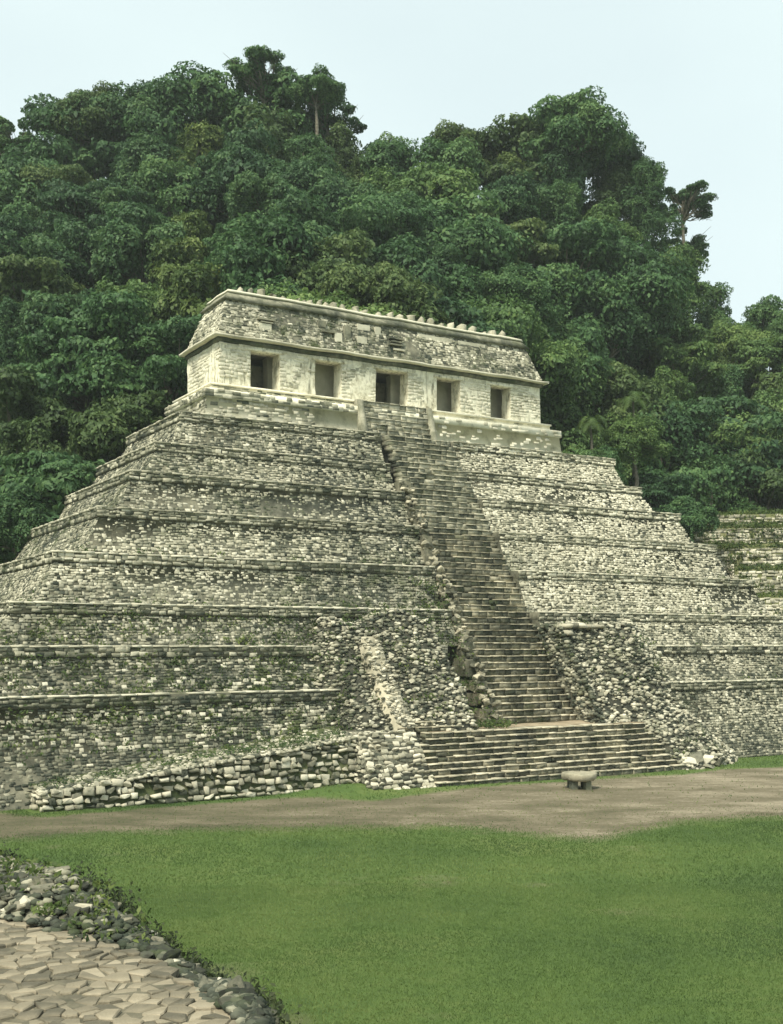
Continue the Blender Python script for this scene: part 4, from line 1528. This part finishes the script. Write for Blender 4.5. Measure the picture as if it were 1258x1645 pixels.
# ---- the hillside: skyline and slope read along bearings, built at true distances
SKY = [(-200, 225), (-60, 205), (10, 185), (100, 165), (190, 145), (290, 122), (380, 105), (455, 118), (520, 140), (570, 196), (640, 212), (700, 188), (770, 190), (850, 192), (925, 164), (985, 205),
       (1045, 290), (1090, 370), (1125, 430), (1165, 452), (1215, 476), (1258, 462), (1330, 440), (1450, 470)]
FOOTY = [(-200, 66), (0, 69), (300, 78), (629, 87), (870, 95), (1000, 98), (1100, 97), (1258, 100), (1450, 104)]
FOOTP = [(-200, 800), (0, 770), (150, 690), (300, 610), (420, 480), (629, 470), (800, 520), (880, 600), (1000, 690), (1100, 770), (1258, 760), (1450, 760)]
RIDGE = 121.
def itp(tab, x):
    return np.interp(x, [p[0] for p in tab], [p[1] for p in tab])
def canopy(px, t):
    """world X, Y and canopy-top z on bearing px, t=0 at the foot .. 1 at the ridge"""
    Yf = itp(FOOTY, px)
    Y = Yf + (RIDGE - Yf) * t
    ys = itp(SKY, px) + 14
    yp = itp(FOOTP, px) + (ys - itp(FOOTP, px)) * (t ** .82)
    return (px - CX) / FPX * Y, Y, CAMZ + (HY - yp) / FPX * Y
TH = 9.5
pxs = np.linspace(-260, 1500, 100)
ts = np.linspace(-.35, 1.35, 44)
PXg, Tg = np.meshgrid(pxs, ts)
hX, hY, hZ = canopy(PXg, np.clip(Tg, 0, 1.0))
extra = np.where(Tg > 1, (Tg - 1) * 60, 0) + np.where(Tg < 0, Tg * 30, 0)
hXX = hX * (hY + extra) / hY
hYY = hY + extra
hZZ = hZ - TH - np.where(Tg > 1, (Tg - 1) * 35, 0) + np.where(Tg < 0, Tg * 42, 0)
hn = SNoise(51, 2, 4, .15)
hZZ = hZZ + hn(np.stack([hXX, hYY], -1)) * .7
hZZ = np.maximum(hZZ, -1.2)
acc = Acc()
idx = np.arange(PXg.size).reshape(PXg.shape)
acc.add(np.stack([hXX, hYY, hZZ], -1).reshape(-1, 3), np.stack([idx[:-1, :-1], idx[:-1, 1:], idx[1:, 1:], idx[1:, :-1]], -1).reshape(-1, 4))
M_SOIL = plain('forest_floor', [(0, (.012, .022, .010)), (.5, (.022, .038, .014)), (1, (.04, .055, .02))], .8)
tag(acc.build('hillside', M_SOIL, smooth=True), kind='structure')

# silhouette of pyramid and temple: trees wholly behind it are left out
SIL = [(0, 900), (50, 850), (107, 800), (157, 765), (205, 715), (273, 665), (300, 600), (303, 565), (330, 510), (375, 465), (830, 535), (860, 600), (900, 690), (985, 740), (1028, 785), (1090, 830), (1150, 860), (1258, 840)]
COLS = [(20, 'at the picture\'s left edge'), (110, 'above the lower left pyramid ledges'), (200, 'above the upper left pyramid ledges'),
        (300, 'above the temple\'s left corner'), (405, 'above the first doorway'), (510, 'above the second doorway'), (615, 'above the third doorway'),
        (715, 'above the fourth doorway'), (805, 'above the fifth doorway'), (890, 'above the temple\'s right corner'), (975, 'above the upper right pyramid ledges'),
        (1065, 'above the middle right pyramid ledges'), (1155, 'above the ruined terraces'), (1245, 'at the picture\'s right edge')]
ROWS = [(1.0, 'on the skyline'), (.83, 'first below the skyline'), (.67, 'second below the skyline'), (.51, 'third below the skyline'),
        (.35, 'fourth below the skyline'), (.19, 'fifth below the skyline'), (.04, 'at the foot of the slope')]
special = {(0, 0): 'open', (0, 1): 'layer', (0, 2): 'round', (0, 4): 'round', (0, 3): 'round', (0, 5): 'open', (0, 11): 'open', (3, 3): 'yellow', (0, 9): 'round', (0, 10): 'round', (4, 8): 'yellow', (2, 8): 'layer', (5, 3): 'yellow'}
rr_ = random.Random(17)
for j, (t, rowname) in enumerate(ROWS):
    for i, (px, colname) in enumerate(COLS):
        pxx = px + rr_.uniform(-22, 22) + (40 if j % 2 else 0) * .5
        tt = min(1., max(0., t + rr_.uniform(-.05, .05) * (j > 0)))
        X, Y, Z = canopy(pxx, tt)
        yp = HY - (Z - CAMZ) / Y * FPX
        if yp > itp(SIL, pxx) + 5:
            continue
        kind = special.get((j, i)) or rr_.choices(['round', 'dome', 'layer', 'column', 'yellow'], [2.6, 2., 2.2, 3.6 + (i > 8) * 1.5, .4])[0]
        sc = rr_.choice([.8, .95, 1.05, 1.2, 1.35, 1.45]) * rr_.uniform(.94, 1.06)
        if j == 0: sc *= .95
        if i >= 10 and j <= 2: sc = min(sc, .82)
        dz = rr_.uniform(-1., 1.2) if j else 0
        plant(kind, float(X), float(Y), float(Z) + dz, sc, f'{LOOKS[kind][7]} {rowname}, {colname}', 'jungle trees covering the hill')
# a few trees the skyline shows singly
for (px, py, Y, kind, sc, lab) in ((510, 118, 116, 'dome', .62, 'small dense tree alone on the skyline above the second doorway'),
                                   (1100, 300, 118, 'open', .72, 'sparse grey-branched tree leaning out on the right shoulder of the hill'),
                                   (150, 150, 119, 'layer', .8, 'flat-topped tree on the skyline left of the temple'),
                                   (420, 88, 118, 'open', .85, 'tallest thin tree on the skyline above the first doorway'),
                                   (1035, 262, 116, 'column', .85, 'creeper-draped tree just right of the highest crown'),
                                   (925, 158, 116, 'round', 1.0, 'large rounded tree making the highest crown on the right')):
    X, Y_, Z = at(px, py, Y)
    plant(kind, X, Y_, Z, sc, lab, 'jungle trees covering the hill')
# bush at the left foot, beside the pyramid's terraces
for (px, py, Y, kind, sc, lab) in ((90, 742, 70, 'layer', .62, 'spreading light green bush beside the lower left terraces'),
                                   (25, 790, 67, 'dome', .6, 'small dark bush at the left edge beside the terraces'),
                                   (1060, 770, 90, 'layer', .62, 'bright leafy bush behind the middle right terraces'),
                                   (1105, 800, 88, 'dome', .55, 'small leafy bush between the terraces and the ruined walls'),
                                   (960, 722, 88, 'dome', .6, 'leafy bush just right of the temple platform'),
                                   (1022, 668, 90, 'dome', .62, 'leafy bush growing under the upper palm right of the temple')):
    X, Y_, Z = at(px, py, Y)
    plant(kind, X, Y_, Z, sc, lab, name='bush')

# ---- undergrowth and creepers over the whole slope
r = np.random.default_rng(77)
nU = 60000
pxu = r.uniform(-60, 1320, nU)
tu = r.uniform(0, 1, nU) ** 1.0
X, Y, Z = canopy(pxu, tu)
zz = Z - TH + hn(np.stack([X, Y], -1)) * .7 + np.abs(r.normal(0, 1.1, nU)) + .2
acc = Acc()
Nm = np.stack([r.normal(0, .5, nU), -np.ones(nU) * .8 + r.normal(0, .5, nU), np.ones(nU) * .8], 1)
L = r.uniform(.35, .8, nU)
leaf_faces(acc, np.stack([X, Y, zz], 1), Nm, L, L * .6, .7, np.clip(.42 + .12 * hn(np.stack([X, Y], -1) * 4) + r.normal(0, .15, nU), 0, 1), r)
o = acc.build('jungle_undergrowth', M_LEAF, a0='tone')
tag(o, 'dense leafy undergrowth covering the hillside between the trees', 'undergrowth', kind='stuff')

# ---- two small palms on the right slope
def palm(px, py, Y, lab, sc=1.):
    X, Y_, Z = at(px, py, Y)
    t = empty('palm', (X, Y_, Z - 4.2 * sc), 0.4, label=lab, cat='palm', group='palms on the right slope')
    acc = Acc()
    tube(acc, [(0, 0, -3), (.1, 0, 1), (0, .1, 3.2)], [.14, .11, .09], 7)
    link('trunk', acc.mesh('trunk'), t, M_BARK)
    for i in range(13):
        a = i * 2.4
        up = random.uniform(.3, 1.3)
        Lf = random.uniform(1.2, 1.9) * sc
        fr = Acc()
        pts = []
        for s in np.linspace(0, 1, 9):
            pts.append((Lf * s * math.cos(a) * .85, Lf * s * math.sin(a) * .85, 3.2 + up * math.sin(s * 2.2) * .9 - 1.2 * s * s))
        tube(fr, pts, list(np.linspace(.035, .01, 9)), 4, .5)
        pts = np.array(pts)
        for s in np.linspace(.12, .98, 22):
            q = s * 8
            k0 = min(int(q), 7)
            p = pts[k0] + (pts[k0 + 1] - pts[k0]) * (q - k0)
            d = pts[k0 + 1] - pts[k0]; d /= np.linalg.norm(d)
            sd_ = np.cross(d, (0, 0, 1.)); sd_ /= np.linalg.norm(sd_)
            ll = .62 * math.sin(.4 + s * 2.5)
            for sg in (-1, 1):
                e = p + sd_ * sg * ll + d * ll * .45 + np.array((0, 0, -.22 * ll))
                fr.add([p - d * .03, p + d * .05, e], [[0, 1, 2]], random.uniform(.4, .9), 0)
        fo = fr.build('frond', M_PALM, t, a0='tone')
palm(1018, 625, 91, 'upper of two small bright palms on the slope right of the temple')
palm(950, 672, 89, 'lower of two small bright palms on the slope right of the temple', .9)

# ---- weeds along ledges and joints of the pyramid
r = np.random.default_rng(5)
def weeds(name, pts, parent, mat, n=14, size=.16, spread=.22, up=.16):
    acc = Acc()
    pts = np.array(pts, float)
    m = len(pts)
    P = np.repeat(pts, n, 0) + np.stack([r.normal(0, spread, m * n), r.normal(0, spread * .7, m * n), np.abs(r.normal(0, up, m * n))], 1)
    Nm = r.normal(0, .7, (m * n, 3)) + np.array((0, -.4, .5))
    L = size * r.uniform(.5, 1.4, m * n)
    leaf_faces(acc, P, Nm, L, L * .45, -.6, np.clip(.5 + np.repeat(r.normal(0, .2, m), n) + r.normal(0, .15, m * n), 0, 1), r)
    o = acc.build(name, mat, parent, a0='tone')
    o['kind'] = 'stuff'
    return o
wp = []
for (x, y, z, k_) in weed_pts:
    pr = {0: .5, 1: .45, 2: .4, 3: .12}.get(k_, .05)
    if x > 13: pr *= .45
    if rng.random() < pr:
        wp.append((x, y, z))
for i in range(420):       # tufts rooted in the lower left walls
    k_ = rng.integers(0, 3)
    zd, a, b, c = TER[k_]
    pz = (TER[k_ - 1][0] + BAND) if k_ else 1.5
    f = rng.random()
    pb = TER[k_ - 1][2] if k_ else 17.
    fb = b + .46 * (pb - b) if k_ else 17.
    wp.append((rng.uniform(-15.5, 6), -(fb + (b - fb) * f) - .08, pz + (zd - pz) * f))
weeds('ledge_weeds', wp, pyr, M_WEED)
weeds('rubble_weeds', bP[rng.choice(len(bP), 130)] + np.array((0, 0, .08)), butt, M_WEED)
weeds('rubble_weeds', rP[rng.choice(len(rP), 40)] + np.array((0, 0, .08)), rubr, M_WEED)
weeds('wall_top_grass', [(x, -WN0 + rng.uniform(.45, 2.), wtop(x) + rng.uniform(0, .2)) for x in rng.uniform(-14.5, -1, 170)], lw, M_LEAF_O, 16, .12, .25, .06)
weeds('stair_weeds', [(rng.uniform(6.4, 8.2), -stair_n(z) - rng.uniform(.2, .8), z + .2) for z in rng.uniform(2.3, 10, 70)] + [(rng.uniform(5., 8.3), -rng.uniform(16, 17.6), LZ + .05) for _ in range(60)], pyr, M_WEED)
sh = np.array((-4.5, 20.5, 0))
weeds('rubble_weeds', fg_pos(rng.uniform(.3, .95, 80), rng.uniform(.05, .6, 80)) - sh, rw, M_WEED, 22, .13, .16, .08)
weeds('dark_brush', fg_pos(rng.uniform(.02, .95, 240), rng.uniform(.70, 1.02, 240)) - sh, rw, M_BRUSH, 60, .10, .17, .13)
weeds('dark_brush', fg_pos(rng.uniform(.42, .62, 70), rng.uniform(.8, 1.0, 70)) - sh, rw, M_BRUSH, 80, .10, .2, .28)
weeds('ledge_weeds', ruin_weeds, rt, M_WEED, 16, .24, .28, .14)

# ---- grass blades on the lawn
r = np.random.default_rng(9)
def blades(n, ylo, yhi, hgt, wid):
    Y = np.sqrt(r.uniform(ylo ** 2, yhi ** 2, n))
    X = r.uniform(-.37, .37, n) * Y
    keep = ~in_dirt(X, Y) | (r.random(n) < .07)
    xl, yl = w2loc(X, Y)
    keep &= (yl < -20.05) | (xl < -15) | (xl > 20) | ((xl < -1.3) & (yl < -18.4))
    oy = np.interp(-X, -oe[:, 0], oe[:, 1])
    keep &= ~((Y < oy + .0) & (X < oe[0, 0]))
    X, Y = X[keep], Y[keep]
    n = len(X)
    Z = ground_z(X, Y)
    a = r.uniform(0, 6.28, n)
    lean = r.normal(0, .5, (n, 2))
    h = hgt * r.uniform(.5, 1.5, n)
    w_ = wid * r.uniform(.7, 1.4, n)
    b0 = np.stack([X - np.cos(a) * w_, Y - np.sin(a) * w_, Z - .005], 1)
    b1 = np.stack([X + np.cos(a) * w_, Y + np.sin(a) * w_, Z - .005], 1)
    tp = np.stack([X + lean[:, 0] * h, Y + lean[:, 1] * h, Z + h], 1)
    return np.stack([b0, b1, tp], 1).reshape(-1, 3), n, X, Y
gn = SNoise(61, 2, 5, .35)
acc = Acc()
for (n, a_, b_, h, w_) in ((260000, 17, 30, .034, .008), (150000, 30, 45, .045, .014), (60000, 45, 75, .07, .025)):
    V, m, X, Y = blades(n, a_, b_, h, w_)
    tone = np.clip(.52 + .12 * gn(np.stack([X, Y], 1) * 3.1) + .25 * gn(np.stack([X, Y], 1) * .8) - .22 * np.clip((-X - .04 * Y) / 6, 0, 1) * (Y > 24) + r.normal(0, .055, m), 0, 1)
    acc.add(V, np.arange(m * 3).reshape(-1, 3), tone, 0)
M_GRASS = leaf_mat('grass_blades', (.058, .102, .030), (.100, .160, .042), (.155, .21, .062))
tag(acc.build('lawn_grass', M_GRASS, a0='tone'), 'short green grass growing over the plaza lawn', 'grass', kind='stuff')


# ================================================================== AIR
hz = Acc()
box(hz, -1700, 1700, -450, 2300, -2.5, 80.0)  # haze volume added to lift dark tones and soften the view
haze = hz.build('haze', None)
m = bpy.data.materials.new('thin_haze')
m.use_nodes = True
t = m.node_tree
t.nodes.clear()
mo_ = t.nodes.new('ShaderNodeOutputMaterial')
pv = t.nodes.new('ShaderNodeVolumePrincipled')
pv.inputs['Color'].default_value = (.86, .95, .93, 1)
pv.inputs['Density'].default_value = 0.00032
t.links.new(pv.outputs[0], mo_.inputs['Volume'])
haze.data.materials.append(m)
tag(haze, 'thin pale haze added over the plaza and hillside', 'haze', kind='stuff')
